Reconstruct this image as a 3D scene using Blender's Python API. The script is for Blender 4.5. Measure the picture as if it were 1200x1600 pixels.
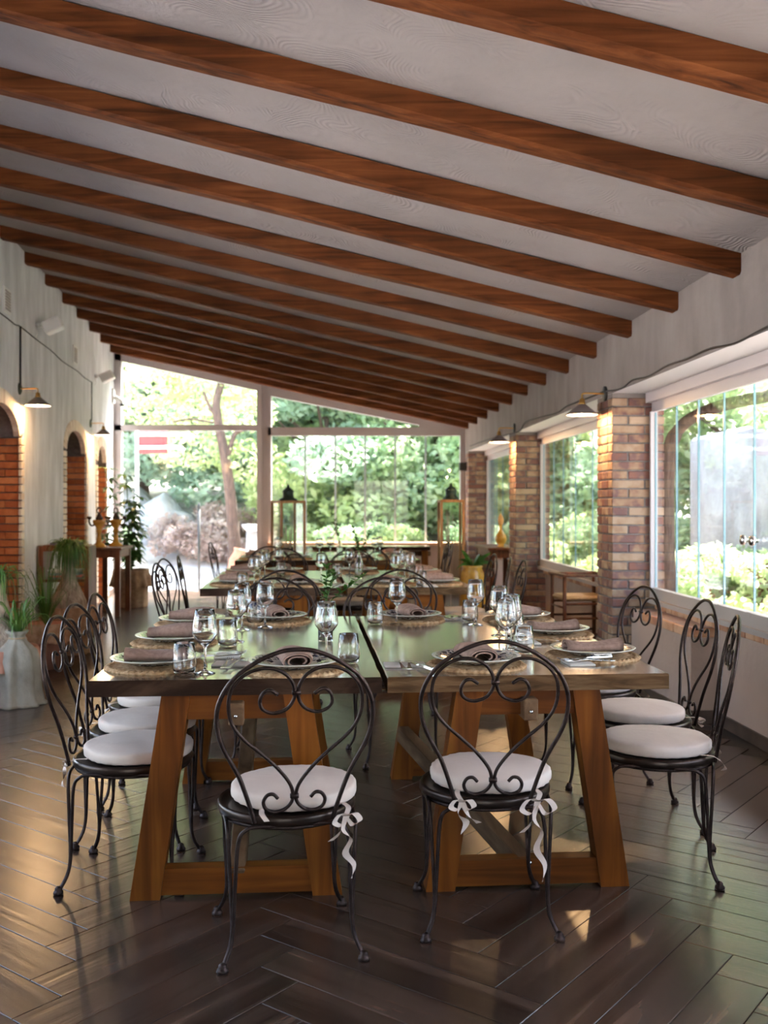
import bpy, math, random
import numpy as np
from mathutils import Vector, Matrix, noise as mnoise
R = math.radians
random.seed(7)
rng = np.random.default_rng(11)
for o in list(bpy.data.objects): bpy.data.objects.remove(o)
SC = bpy.context.scene
COL = SC.collection
# ------------------------------------------------------------------ camera
F, CX, HY, H = 1555.0, 600.0, 790.0, 1.32        # focal in px of the 1200x1600 frame, horizon row, eye height
cam = bpy.data.cameras.new('camera'); co = bpy.data.objects.new('camera', cam); COL.objects.link(co)
co.location = (0, 0, H); co.rotation_euler = (R(90), 0, 0)
cam.sensor_fit = 'VERTICAL'; cam.sensor_height = 24.0; cam.sensor_width = 18.0
cam.lens = 24.0 * F / 1600.0; cam.shift_y = (HY - 800.0) / 1600.0
cam.clip_start = .05; cam.clip_end = 400
cam.dof.use_dof = True; cam.dof.focus_distance = 3.4; cam.dof.aperture_fstop = 2.5
SC.camera = co
# ------------------------------------------------------------------ light
w = bpy.data.worlds.new('sky'); SC.world = w; w.use_nodes = True
nt = w.node_tree; nt.nodes.clear()
sky = nt.nodes.new('ShaderNodeTexSky'); sky.sky_type = 'NISHITA'; sky.sun_disc = False
sky.sun_elevation = R(58); sky.sun_rotation = R(35); sky.air_density = 1.0; sky.dust_density = 2.5; sky.ozone_density = 1.0
tint = nt.nodes.new('ShaderNodeMix'); tint.data_type = 'RGBA'; tint.blend_type = 'MULTIPLY'; tint.inputs[0].default_value = 1; tint.inputs[7].default_value = (1.0, .89, .83, 1)   # white balance of the photograph
bg = nt.nodes.new('ShaderNodeBackground'); bg.inputs[1].default_value = 0.85
wo = nt.nodes.new('ShaderNodeOutputWorld')
nt.links.new(sky.outputs[0], tint.inputs[6]); nt.links.new(tint.outputs[2], bg.inputs[0]); nt.links.new(bg.outputs[0], wo.inputs[0])
sun = bpy.data.lights.new('sun', 'SUN'); sun.energy = 13.0; sun.angle = R(.6); sun.color = (1, .96, .93)
so = bpy.data.objects.new('sun', sun); COL.objects.link(so)
SUNDIR = Vector((math.sin(R(35))*math.cos(R(58)), math.cos(R(35))*math.cos(R(58)), math.sin(R(58))))
so.rotation_euler = SUNDIR.to_track_quat('Z', 'Y').to_euler(); so.location = (8, 12, 20)
SC.view_settings.view_transform = 'Standard'; SC.view_settings.look = 'None'
SC.view_settings.gamma = 1.0; SC.view_settings.use_curve_mapping = False
SC.view_settings.exposure = 1.9
# ------------------------------------------------------------------ helpers
def at(px, py, Y): return Vector(((px-CX)/F*Y, Y, H-(py-HY)/F*Y))
def XR(Y, A=2.0): return -.0514*Y + A           # right-hand planes, A = offset
def XL(Y): return -2.2 - .1254*Y                # left wall face
class MB:
    def __init__(s): s.v = []; s.f = []; s.m = []; s.s = []; s.mat = 0; s.T = None
    def add(s, vs, fs, smooth=False):
        b = len(s.v)
        if s.T is not None: vs = [s.T @ Vector(p) for p in vs]
        s.v += [tuple(p) for p in vs]
        for f in fs: s.f.append(tuple(i+b for i in f)); s.m.append(s.mat); s.s.append(smooth)
    def box(s, c, d, rz=0, M=None):
        x, y, z = d[0]/2, d[1]/2, d[2]/2
        vs = [Vector((i*x, j*y, k*z)) for k in (-1, 1) for j in (-1, 1) for i in (-1, 1)]
        if rz: q = Matrix.Rotation(rz, 3, 'Z'); vs = [q @ p for p in vs]
        if M: vs = [M @ p for p in vs]
        vs = [p + Vector(c) for p in vs]
        s.add(vs, [(0, 2, 3, 1), (4, 5, 7, 6), (0, 1, 5, 4), (2, 6, 7, 3), (0, 4, 6, 2), (1, 3, 7, 5)]); return s
    def bbox(s, c, d, b=.003, rz=0, M=None):      # chamfered box, 44 triangles
        h = [d[0]/2, d[1]/2, d[2]/2]; b = min(b, min(h)*.9); vs = []; ix = {}
        for k in (-1, 1):
            for j in (-1, 1):
                for i in (-1, 1):
                    for ax in range(3):
                        p = [i*(h[0]-b), j*(h[1]-b), k*(h[2]-b)]; sg = (i, j, k)
                        p[ax] = sg[ax]*h[ax]; ix[(i, j, k, ax)] = len(vs); vs.append(Vector(p))
        fs = []
        def face(keys): fs.append([ix[q] for q in keys])
        for ax in range(3):
            for sg in (-1, 1):
                o = [a for a in range(3) if a != ax]; ks = []
                for (p, q) in ((-1, -1), (1, -1), (1, 1), (-1, 1)):
                    t = [0, 0, 0]; t[ax] = sg; t[o[0]] = p; t[o[1]] = q; ks.append((t[0], t[1], t[2], ax))
                face(ks)
        for ax in range(3):
            o = [a for a in range(3) if a != ax]
            for p in (-1, 1):
                for q in (-1, 1):
                    t0 = [0, 0, 0]; t1 = [0, 0, 0]; t0[ax] = -1; t1[ax] = 1
                    for t in (t0, t1): t[o[0]] = p; t[o[1]] = q
                    face([(*t0, o[0]), (*t1, o[0]), (*t1, o[1]), (*t0, o[1])])
        for k in (-1, 1):
            for j in (-1, 1):
                for i in (-1, 1): face([(i, j, k, 0), (i, j, k, 1), (i, j, k, 2)])
        ff = []
        for f in fs:                               # outward winding
            a, bb, cc = vs[f[0]], vs[f[1]], vs[f[2]]
            n = (bb-a).cross(cc-a); ctr = sum((vs[i] for i in f), Vector())/len(f)
            ff.append(tuple(f) if n.dot(ctr) > 0 else tuple(reversed(f)))
        if rz: q = Matrix.Rotation(rz, 3, 'Z'); vs = [q @ p for p in vs]
        if M: vs = [M @ p for p in vs]
        s.add([p + Vector(c) for p in vs], ff); return s
    def tube(s, pts, r, n=8, closed=False, cap=True):
        P = [Vector(p) for p in pts]; N = len(P); rr = r if hasattr(r, '__len__') else [r]*N
        T = []
        for i in range(N):
            a = P[i-1] if (i > 0 or closed) else P[i]; b = P[(i+1) % N] if (i < N-1 or closed) else P[i]
            t = (b-a); T.append(t.normalized() if t.length > 1e-9 else Vector((0, 0, 1)))
        u = T[0].orthogonal().normalized(); vs = []; us = []
        for i in range(N):
            if i: u = (T[i-1].rotation_difference(T[i])) @ u
            u = (u - T[i]*u.dot(T[i])).normalized(); vv = T[i].cross(u)
            for k in range(n):
                a = 2*math.pi*k/n; vs.append(P[i] + (u*math.cos(a)+vv*math.sin(a))*rr[i])
        fs = []
        for i in range(N if closed else N-1):
            j = (i+1) % N
            for k in range(n):
                l = (k+1) % n; fs.append((i*n+k, i*n+l, j*n+l, j*n+k))
        if cap and not closed: fs.append(tuple(reversed(range(n)))); fs.append(tuple((N-1)*n+k for k in range(n)))
        s.add(vs, fs, True); return s
    def lathe(s, prof, n=24, c=(0, 0, 0), sc=None):
        vs = []; fs = []; N = len(prof); c = Vector(c)
        for (r, z) in prof:
            for k in range(n):
                a = 2*math.pi*k/n; q = sc(a, r, z) if sc else 1
                vs.append(c + Vector((r*q*math.cos(a), r*q*math.sin(a), z)))
        for i in range(N-1):
            for k in range(n):
                l = (k+1) % n; fs.append((i*n+k, i*n+l, (i+1)*n+l, (i+1)*n+k))
        if prof[0][0] > 1e-5: fs.append(tuple(reversed(range(n))))
        if prof[-1][0] > 1e-5: fs.append(tuple((N-1)*n+k for k in range(n)))
        s.add(vs, fs, True); return s
    def prism(s, poly, f0, f1):                   # poly: 2D points, f0/f1 map them to the two ends
        n = len(poly); vs = [f0(p) for p in poly] + [f1(p) for p in poly]
        fs = [tuple(range(n)), tuple(reversed(range(n, 2*n)))] + [(i, n+i, n+(i+1) % n, (i+1) % n) for i in range(n)]
        s.add(vs, fs); return s
    def ribbon(s, pts, wv, th=None):              # flat strip following pts, half-width vectors wv
        vs = []; fs = []
        for p, q in zip(pts, wv): vs += [Vector(p)-Vector(q), Vector(p)+Vector(q)]
        for i in range(len(pts)-1): fs.append((2*i, 2*i+1, 2*i+3, 2*i+2))
        s.add(vs, fs, True); return s
    def mesh(s, name, mats):
        me = bpy.data.meshes.new(name); me.from_pydata(s.v, [], s.f)
        for m in (mats if isinstance(mats, (list, tuple)) else [mats]): me.materials.append(m)
        me.polygons.foreach_set('material_index', s.m); me.polygons.foreach_set('use_smooth', s.s); me.update()
        return me
def link(name, data, parent=None, loc=(0, 0, 0), rz=0):
    o = bpy.data.objects.new(name, data); COL.objects.link(o); o.location = loc; o.rotation_euler = (0, 0, rz)
    if parent: o.parent = parent
    return o
def obj(name, mb, mats, parent=None, loc=(0, 0, 0), rz=0): return link(name, mb.mesh(name, mats), parent, loc, rz)
def tag(o, label=None, cat=None, group=None, kind=None):
    if label: o['label'] = label
    if cat: o['category'] = cat
    if group: o['group'] = group
    if kind: o['kind'] = kind
    return o
def thing(name, label, cat, loc=(0, 0, 0), rz=0, group=None): return tag(link(name, None, None, loc, rz), label, cat, group)
def struct(name, mb, mats, parent=None):
    o = obj(name, mb, mats, parent)
    if not parent: o['kind'] = 'structure'
    return o
KIDS = {}
def copy_tree(o, label=None, loc=None, rz=None, group=None, parent=None):
    c = o.copy(); COL.objects.link(c); c.parent = parent
    if label: c['label'] = label
    if group: c['group'] = group
    if loc is not None: c.location = loc
    if rz is not None: c.rotation_euler = (0, 0, rz)
    for ch in o.children: copy_tree(ch, parent=c)
    return c
# ------------------------------------------------------------------ materials
def newmat(name):
    m = bpy.data.materials.new(name); m.use_nodes = True; t = m.node_tree
    return m, t, t.nodes['Principled BSDF']
def nd(t, k, **kw):
    n = t.nodes.new(k)
    for a, b in kw.items(): setattr(n, a, b)
    return n
def ramp(t, stops):
    r = nd(t, 'ShaderNodeValToRGB'); e = r.color_ramp.elements
    while len(e) < len(stops): e.new(.5)
    for q, (p, c) in zip(e, stops): q.position = p; q.color = (*c, 1)
    return r
def coords(t, scale=(1, 1, 1), rand=0.0, kind='Object'):
    tc = nd(t, 'ShaderNodeTexCoord'); mp = nd(t, 'ShaderNodeMapping'); mp.inputs['Scale'].default_value = scale
    t.links.new(tc.outputs[kind], mp.inputs[0])
    if rand:
        oi = nd(t, 'ShaderNodeObjectInfo'); mu = nd(t, 'ShaderNodeMath', operation='MULTIPLY'); mu.inputs[1].default_value = rand
        cb = nd(t, 'ShaderNodeCombineXYZ'); t.links.new(oi.outputs['Random'], mu.inputs[0])
        for i in range(3): t.links.new(mu.outputs[0], cb.inputs[i])
        t.links.new(cb.outputs[0], mp.inputs['Location'])
    return mp
def noisy(name, stops, scale=5, rough=.6, bump=.0, bscale=None, stretch=(1, 1, 1), rand=0., metal=0., detail=4, rvar=0, spec=.5, bdist=.01, distort=0, kind='Object'):
    m, t, p = newmat(name); mp = coords(t, stretch, rand, kind)
    n = nd(t, 'ShaderNodeTexNoise'); n.inputs['Scale'].default_value = scale; n.inputs['Detail'].default_value = detail; n.inputs['Distortion'].default_value = distort
    t.links.new(mp.outputs[0], n.inputs['Vector']); r = ramp(t, stops); t.links.new(n.outputs[0], r.inputs[0])
    t.links.new(r.outputs[0], p.inputs['Base Color']); p.inputs['Roughness'].default_value = rough
    p.inputs['Metallic'].default_value = metal; p.inputs['Specular IOR Level'].default_value = spec
    if bump:
        b = nd(t, 'ShaderNodeTexNoise'); b.inputs['Scale'].default_value = bscale or scale*3; b.inputs['Detail'].default_value = 6
        t.links.new(mp.outputs[0], b.inputs['Vector']); bu = nd(t, 'ShaderNodeBump'); bu.inputs['Strength'].default_value = bump; bu.inputs['Distance'].default_value = bdist
        t.links.new(b.outputs[0], bu.inputs['Height']); t.links.new(bu.outputs[0], p.inputs['Normal'])
    if rvar:
        mr = nd(t, 'ShaderNodeMapRange'); mr.inputs['To Min'].default_value = rough-rvar; mr.inputs['To Max'].default_value = rough+rvar
        t.links.new(n.outputs[0], mr.inputs[0]); t.links.new(mr.outputs[0], p.inputs['Roughness'])
    return m
def wood(name, dark, mid, light, axis='Y', rough=.45, rand=7., scale=1.0, bump=.25, knots=True, kind='Object', spec=.25):
    m, t, p = newmat(name); p.inputs['Specular IOR Level'].default_value = spec; st = {'X': (.7, 12, 12), 'Y': (12, .7, 12), 'Z': (12, 12, .7)}[axis]
    mp = coords(t, tuple(a*scale for a in st), rand, kind)
    n = nd(t, 'ShaderNodeTexNoise'); n.inputs['Scale'].default_value = 2.2; n.inputs['Detail'].default_value = 8; n.inputs['Distortion'].default_value = .7
    t.links.new(mp.outputs[0], n.inputs['Vector']); r = ramp(t, [(.25, dark), (.5, mid), (.75, light)]); t.links.new(n.outputs[0], r.inputs[0])
    mp2 = coords(t, (1, 1, 1), rand, kind); n2 = nd(t, 'ShaderNodeTexNoise'); n2.inputs['Scale'].default_value = 2.5; n2.inputs['Detail'].default_value = 3
    t.links.new(mp2.outputs[0], n2.inputs['Vector'])
    r2 = ramp(t, [(.3, (.55, .55, .55)), (.65, (1.15, 1.15, 1.15))]); t.links.new(n2.outputs[0], r2.inputs[0])
    mx = nd(t, 'ShaderNodeMix', data_type='RGBA', blend_type='MULTIPLY'); mx.inputs[0].default_value = .8
    t.links.new(r.outputs[0], mx.inputs[6]); t.links.new(r2.outputs[0], mx.inputs[7]); t.links.new(mx.outputs[2], p.inputs['Base Color'])
    p.inputs['Roughness'].default_value = rough
    bu = nd(t, 'ShaderNodeBump'); bu.inputs['Strength'].default_value = bump; bu.inputs['Distance'].default_value = .004
    t.links.new(n.outputs[0], bu.inputs['Height']); t.links.new(bu.outputs[0], p.inputs['Normal'])
    return m
def plain(name, c, rough=.5, metal=0., **kw):
    m, t, p = newmat(name); p.inputs['Base Color'].default_value = (*c, 1); p.inputs['Roughness'].default_value = rough; p.inputs['Metallic'].default_value = metal
    for k, v in kw.items(): p.inputs[k].default_value = v
    return m
def brickmat(name, cols, tint=1.0):
    m, t, p = newmat(name); mp = coords(t, (1, 1, 1), 37.)
    oi = nd(t, 'ShaderNodeObjectInfo'); r = ramp(t, cols); r.color_ramp.interpolation = 'LINEAR'
    n = nd(t, 'ShaderNodeTexNoise'); n.inputs['Scale'].default_value = 11; n.inputs['Detail'].default_value = 2; t.links.new(mp.outputs[0], n.inputs['Vector'])
    mr = nd(t, 'ShaderNodeMapRange'); mr.inputs['From Min'].default_value = .35; mr.inputs['From Max'].default_value = .65; mr.inputs['To Min'].default_value = -.3; mr.inputs['To Max'].default_value = .3
    t.links.new(n.outputs[0], mr.inputs[0]); ad = nd(t, 'ShaderNodeMath', operation='ADD'); ad.use_clamp = True
    t.links.new(oi.outputs['Random'], ad.inputs[0]); t.links.new(mr.outputs[0], ad.inputs[1]); t.links.new(ad.outputs[0], r.inputs[0])
    t.links.new(r.outputs[0], p.inputs['Base Color']); p.inputs['Roughness'].default_value = .85
    b = nd(t, 'ShaderNodeTexNoise'); b.inputs['Scale'].default_value = 90; t.links.new(mp.outputs[0], b.inputs['Vector'])
    bu = nd(t, 'ShaderNodeBump'); bu.inputs['Strength'].default_value = .35; bu.inputs['Distance'].default_value = .004
    t.links.new(b.outputs[0], bu.inputs['Height']); t.links.new(bu.outputs[0], p.inputs['Normal'])
    return m
def panemat(name, tint=(.96, 1, .98), refl=1.0):
    m = bpy.data.materials.new(name); m.use_nodes = True; t = m.node_tree; t.nodes.clear()
    o = nd(t, 'ShaderNodeOutputMaterial'); a = nd(t, 'ShaderNodeBsdfTransparent'); a.inputs[0].default_value = (*tint, 1)
    g = nd(t, 'ShaderNodeBsdfGlossy'); g.inputs['Roughness'].default_value = .0; lw_ = nd(t, 'ShaderNodeLayerWeight'); lw_.inputs[0].default_value = .5
    pw = nd(t, 'ShaderNodeMath', operation='POWER'); pw.inputs[1].default_value = 5; t.links.new(lw_.outputs['Facing'], pw.inputs[0])
    fr = nd(t, 'ShaderNodeMath', operation='MULTIPLY_ADD'); fr.inputs[1].default_value = .9; fr.inputs[2].default_value = .035; t.links.new(pw.outputs[0], fr.inputs[0])
    mx = nd(t, 'ShaderNodeMixShader'); mu = nd(t, 'ShaderNodeMath', operation='MULTIPLY'); mu.inputs[1].default_value = refl
    t.links.new(fr.outputs[0], mu.inputs[0]); t.links.new(mu.outputs[0], mx.inputs[0]); t.links.new(a.outputs[0], mx.inputs[1]); t.links.new(g.outputs[0], mx.inputs[2]); t.links.new(mx.outputs[0], o.inputs[0])
    return m
def leafmat(name, c1, c2, c3, scale=3., trans=.45, rough=.6):
    m = bpy.data.materials.new(name); m.use_nodes = True; t = m.node_tree; t.nodes.clear()
    o = nd(t, 'ShaderNodeOutputMaterial'); mp = coords(t, (1, 1, 1), 9.)
    n = nd(t, 'ShaderNodeTexNoise'); n.inputs['Scale'].default_value = scale; n.inputs['Detail'].default_value = 5; t.links.new(mp.outputs[0], n.inputs['Vector'])
    r = ramp(t, [(.3, c1), (.5, c2), (.7, c3)]); t.links.new(n.outputs[0], r.inputs[0])
    d = nd(t, 'ShaderNodeBsdfPrincipled'); d.inputs['Roughness'].default_value = rough; tr = nd(t, 'ShaderNodeBsdfTranslucent'); mx = nd(t, 'ShaderNodeMixShader'); mx.inputs[0].default_value = trans
    t.links.new(r.outputs[0], d.inputs['Base Color']); t.links.new(r.outputs[0], tr.inputs[0]); t.links.new(d.outputs[0], mx.inputs[1]); t.links.new(tr.outputs[0], mx.inputs[2]); t.links.new(mx.outputs[0], o.inputs[0])
    return m
def plastermat(name, c1, c2, swirl=True, bump=.5, streak=None):
    m, t, p = newmat(name); mp = coords(t, (1, 1, 1))
    n0 = nd(t, 'ShaderNodeTexNoise'); n0.inputs['Scale'].default_value = 1.3; n0.inputs['Detail'].default_value = 5; t.links.new(mp.outputs[0], n0.inputs['Vector'])
    if streak: mp2 = coords(t, streak); n0.inputs['Scale'].default_value = 2.5; t.links.new(mp2.outputs[0], n0.inputs['Vector'])
    r = ramp(t, [(.3, c1), (.7, c2)]); t.links.new(n0.outputs[0], r.inputs[0]); t.links.new(r.outputs[0], p.inputs['Base Color']); p.inputs['Roughness'].default_value = .9
    # trowel arcs: distance field of a voronoi, turned to fine rings, distorted by noise
    nz = nd(t, 'ShaderNodeTexNoise'); nz.inputs['Scale'].default_value = 2.0; t.links.new(mp.outputs[0], nz.inputs['Vector'])
    mv = nd(t, 'ShaderNodeMix', data_type='RGBA', blend_type='LINEAR_LIGHT'); mv.inputs[0].default_value = .25
    t.links.new(mp.outputs[0], mv.inputs[6]); t.links.new(nz.outputs['Color'], mv.inputs[7])
    vo = nd(t, 'ShaderNodeTexVoronoi'); vo.inputs['Scale'].default_value = 1.9; t.links.new(mv.outputs[2], vo.inputs['Vector'])
    mu = nd(t, 'ShaderNodeMath', operation='MULTIPLY'); mu.inputs[1].default_value = 150; t.links.new(vo.outputs['Distance'], mu.inputs[0])
    si = nd(t, 'ShaderNodeMath', operation='SINE'); t.links.new(mu.outputs[0], si.inputs[0])
    ng = nd(t, 'ShaderNodeTexNoise'); ng.inputs['Scale'].default_value = 3.; ng.inputs['Detail'].default_value = 3; t.links.new(mp.outputs[0], ng.inputs['Vector'])
    gm = nd(t, 'ShaderNodeMapRange'); gm.inputs['From Min'].default_value = .45; gm.inputs['From Max'].default_value = .7; gm.clamp = True; t.links.new(ng.outputs[0], gm.inputs[0])
    ml = nd(t, 'ShaderNodeMath', operation='MULTIPLY'); t.links.new(si.outputs[0], ml.inputs[0]); t.links.new(gm.outputs[0], ml.inputs[1])
    nf = nd(t, 'ShaderNodeTexNoise'); nf.inputs['Scale'].default_value = 9; nf.inputs['Detail'].default_value = 8; t.links.new(mp.outputs[0], nf.inputs['Vector'])
    ma = nd(t, 'ShaderNodeMath', operation='MULTIPLY_ADD'); ma.inputs[1].default_value = .6 if swirl else 0.; t.links.new(ml.outputs[0], ma.inputs[0])
    sc = nd(t, 'ShaderNodeMath', operation='MULTIPLY'); sc.inputs[1].default_value = 2.6; t.links.new(nf.outputs[0], sc.inputs[0]); t.links.new(sc.outputs[0], ma.inputs[2])
    bu = nd(t, 'ShaderNodeBump'); bu.inputs['Strength'].default_value = bump; bu.inputs['Distance'].default_value = .008
    t.links.new(ma.outputs[0], bu.inputs['Height']); t.links.new(bu.outputs[0], p.inputs['Normal'])
    return m
M = {}
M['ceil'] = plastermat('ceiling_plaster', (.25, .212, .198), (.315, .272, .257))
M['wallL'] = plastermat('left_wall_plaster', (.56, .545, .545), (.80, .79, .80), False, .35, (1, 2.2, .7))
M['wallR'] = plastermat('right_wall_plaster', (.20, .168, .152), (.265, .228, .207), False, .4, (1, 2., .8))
M['lowwall'] = plastermat('low_wall_plaster', (.42, .29, .23), (.52, .38, .31), False, .4)
M['soffit'] = plain('white_soffit_paint', (.6, .56, .54), .8)
M['beam'] = wood('stained_beam_wood', (.035, .009, .003), (.125, .036, .010), (.21, .068, .020), 'X', .7, bump=.6, spec=.12)
M['alu'] = plain('painted_aluminium', (.50, .45, .45), .45)
M['alu2'] = plain('beige_aluminium', (.42, .36, .33), .5)
M['tile'] = wood('wood_look_floor_tile', (.018, .009, .006), (.055, .030, .020), (.115, .068, .048), 'X', .27, 41., .55, .5, spec=.85)
M['grout'] = plain('dark_grout', (.05, .04, .035), .9)
M['skirt'] = noisy('brown_skirting_tile', [(.3, (.06, .035, .025)), (.7, (.12, .075, .055))], 8, .5)
M['brick'] = brickmat('pillar_brick', [(0, (.20, .082, .058)), (.3, (.15, .078, .070)), (.5, (.25, .135, .085)), (.75, (.31, .195, .12)), (1, (.36, .245, .165))])
M['obrick'] = brickmat('orange_jamb_brick', [(0, (.42, .12, .04)), (.5, (.58, .19, .06)), (1, (.68, .27, .10))])
M['litbrick'] = brickmat('cream_lit_edge_brick', [(0, (.66, .52, .40)), (.5, (.78, .66, .52)), (1, (.85, .75, .62))])  # cream is the light on room-facing brick faces, put into the colour
M['sbrick'] = brickmat('sill_brick', [(0, (.40, .17, .10)), (.5, (.55, .28, .15)), (1, (.62, .36, .22))])
M['mortar'] = noisy('mortar', [(.3, (.11, .095, .09)), (.7, (.19, .17, .16))], 20, .95, .3)
M['toptile'] = noisy('pinkish_sill_tile', [(.3, (.50, .34, .30)), (.7, (.66, .50, .45))], 6, .4)
M['pane'] = panemat('window_glass', (.97, 1, .985))
M['gedge'] = plain('greenish_glass_edge', (.14, .27, .32), .2)
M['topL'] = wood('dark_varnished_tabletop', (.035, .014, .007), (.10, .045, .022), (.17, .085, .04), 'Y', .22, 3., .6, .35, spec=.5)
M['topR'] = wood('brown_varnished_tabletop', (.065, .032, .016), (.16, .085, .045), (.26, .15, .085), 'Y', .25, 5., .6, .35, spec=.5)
for _m in ('topL', 'topR'):
    _p = M[_m].node_tree.nodes['Principled BSDF']; _p.inputs['Coat Weight'].default_value = .9; _p.inputs['Coat Roughness'].default_value = .13; _p.inputs['Coat IOR'].default_value = 1.6
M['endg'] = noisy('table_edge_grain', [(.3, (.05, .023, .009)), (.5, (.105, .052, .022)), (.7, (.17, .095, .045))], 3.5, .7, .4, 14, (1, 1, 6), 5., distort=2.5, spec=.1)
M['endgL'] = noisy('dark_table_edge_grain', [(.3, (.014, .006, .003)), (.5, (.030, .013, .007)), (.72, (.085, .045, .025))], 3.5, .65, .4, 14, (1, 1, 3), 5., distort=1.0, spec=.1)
M['leg'] = wood('honey_stained_leg_wood', (.075, .016, .001), (.18, .048, .004), (.27, .088, .010), 'Z', .5, 5., .8, .2, spec=.15)
M['rail'] = wood('honey_stained_rail_wood', (.075, .016, .001), (.17, .045, .004), (.25, .082, .009), 'X', .5, 5., .8, .2, spec=.15)
M['brace'] = wood('grey_brown_brace_wood', (.07, .032, .014), (.15, .08, .04), (.23, .14, .075), 'Y', .6, 5., .8, .2, spec=.15)
M['iron'] = noisy('dark_brown_wrought_iron', [(.3, (.022, .012, .010)), (.7, (.055, .032, .026))], 40, .38, .3, 120, metal=.75)
M['seatm'] = noisy('bronzed_seat_metal', [(.3, (.03, .018, .013)), (.7, (.06, .036, .026))], 12, .32, metal=.7)
M['cush'] = noisy('cream_cotton', [(.3, (.60, .46, .385)), (.7, (.69, .55, .465))], 6, .85, .25, 14, bdist=.02)
M['linen'] = noisy('taupe_linen', [(.3, (.25, .145, .108)), (.7, (.37, .23, .175))], 60, .95, .5, 300, bdist=.002)
M['mat'] = noisy('woven_seagrass', [(.25, (.24, .115, .045)), (.5, (.46, .27, .13)), (.75, (.66, .46, .27))], 45, .85, .4, 120, rand=3.)
M['plate'] = None
M['glass'] = plain('clear_glass', (1, 1, 1), .0, **{'Transmission Weight': 1.0, 'IOR': 1.45})
M['steel'] = plain('cutlery_steel', (.62, .6, .58), .22, 1.)
M['paper'] = noisy('cream_paper', [(.3, (.58, .52, .45)), (.7, (.66, .60, .54))], 10, .9)
M['brass'] = plain('aged_brass', (.45, .26, .08), .32, 1.)
M['shade'] = plain('grey_enamel', (.16, .13, .125), .4)
M['white'] = plain('white_enamel', (.85, .82, .78), .4)
M['black'] = plain('black_plastic', (.02, .02, .02), .5)
M['wplast'] = plain('white_plastic', (.80, .78, .74), .45)
M['cable'] = plain('dark_cable', (.035, .025, .022), .6)
M['burlap'] = noisy('burlap', [(.3, (.30, .18, .10)), (.7, (.46, .31, .19))], 25, .95, .6, 160, bdist=.004)
M['oburlap'] = noisy('orange_burlap', [(.3, (.36, .17, .08)), (.7, (.50, .29, .17))], 25, .95, .6, 160, bdist=.004)
M['cotton'] = noisy('undyed_sack_cloth', [(.3, (.22, .175, .125)), (.7, (.34, .28, .21))], 8, .95, .5, 60, bdist=.01)
M['terra'] = noisy('terracotta', [(.3, (.40, .15, .09)), (.7, (.52, .23, .14))], 8, .8)
M['bark'] = noisy('palm_bark', [(.3, (.24, .15, .10)), (.6, (.48, .34, .24)), (.8, (.58, .44, .33))], 10, .9, .8, 26, (3, 3, 1), bdist=.02)
M['tbark'] = noisy('tree_bark', [(.3, (.07, .045, .035)), (.7, (.17, .105, .075))], 9, .95, .8, 20, (3, 3, .6), bdist=.03)
M['ochre'] = noisy('ochre_glaze', [(.3, (.36, .16, .02)), (.6, (.58, .30, .04)), (.8, (.30, .10, .03))], 9, .2, detail=2)
M['dglaze'] = plain('dark_brown_glaze', (.05, .025, .018), .25)
M['dwood'] = wood('dark_red_furniture_wood', (.05, .015, .008), (.13, .042, .018), (.2, .075, .035), 'Z', .4)
M['lwood'] = wood('light_lantern_wood', (.22, .10, .04), (.38, .19, .08), (.5, .28, .13), 'Z', .5)
M['rush'] = noisy('woven_rush', [(.3, (.35, .2, .09)), (.7, (.55, .36, .19))], 30, .9, .4, 80, (1, 5, 1))
M['leafA'] = leafmat('bright_tree_leaf', (.17, .25, .14), (.40, .52, .28), (.68, .75, .50), 1.2, .55)
M['leafB'] = leafmat('yellow_green_leaf', (.22, .29, .11), (.46, .55, .24), (.70, .74, .46), 1.5, .55)
M['leafC'] = leafmat('blue_green_leaf', (.18, .26, .19), (.40, .51, .36), (.65, .73, .58), 1.2, .55)
M['leafI'] = leafmat('houseplant_leaf', (.02, .07, .008), (.045, .13, .015), (.10, .22, .03), 8, .3, .35)
M['grass'] = leafmat('long_strap_leaf', (.03, .08, .012), (.07, .15, .02), (.17, .25, .05), 6, .3, .45)
M['dry'] = leafmat('dry_pinkish_leaf', (.30, .20, .17), (.50, .37, .32), (.68, .56, .50), 2., .3)
M['ground'] = noisy('pale_garden_soil', [(.3, (.40, .35, .33)), (.5, (.58, .54, .52)), (.7, (.76, .73, .72))], 1.6, .95, .5, 8, detail=8, bdist=.05)
M['stone'] = noisy('pale_rendered_stone', [(.3, (.26, .245, .24)), (.7, (.46, .44, .43))], 2, .95, .6, 12, bdist=.03)
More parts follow.
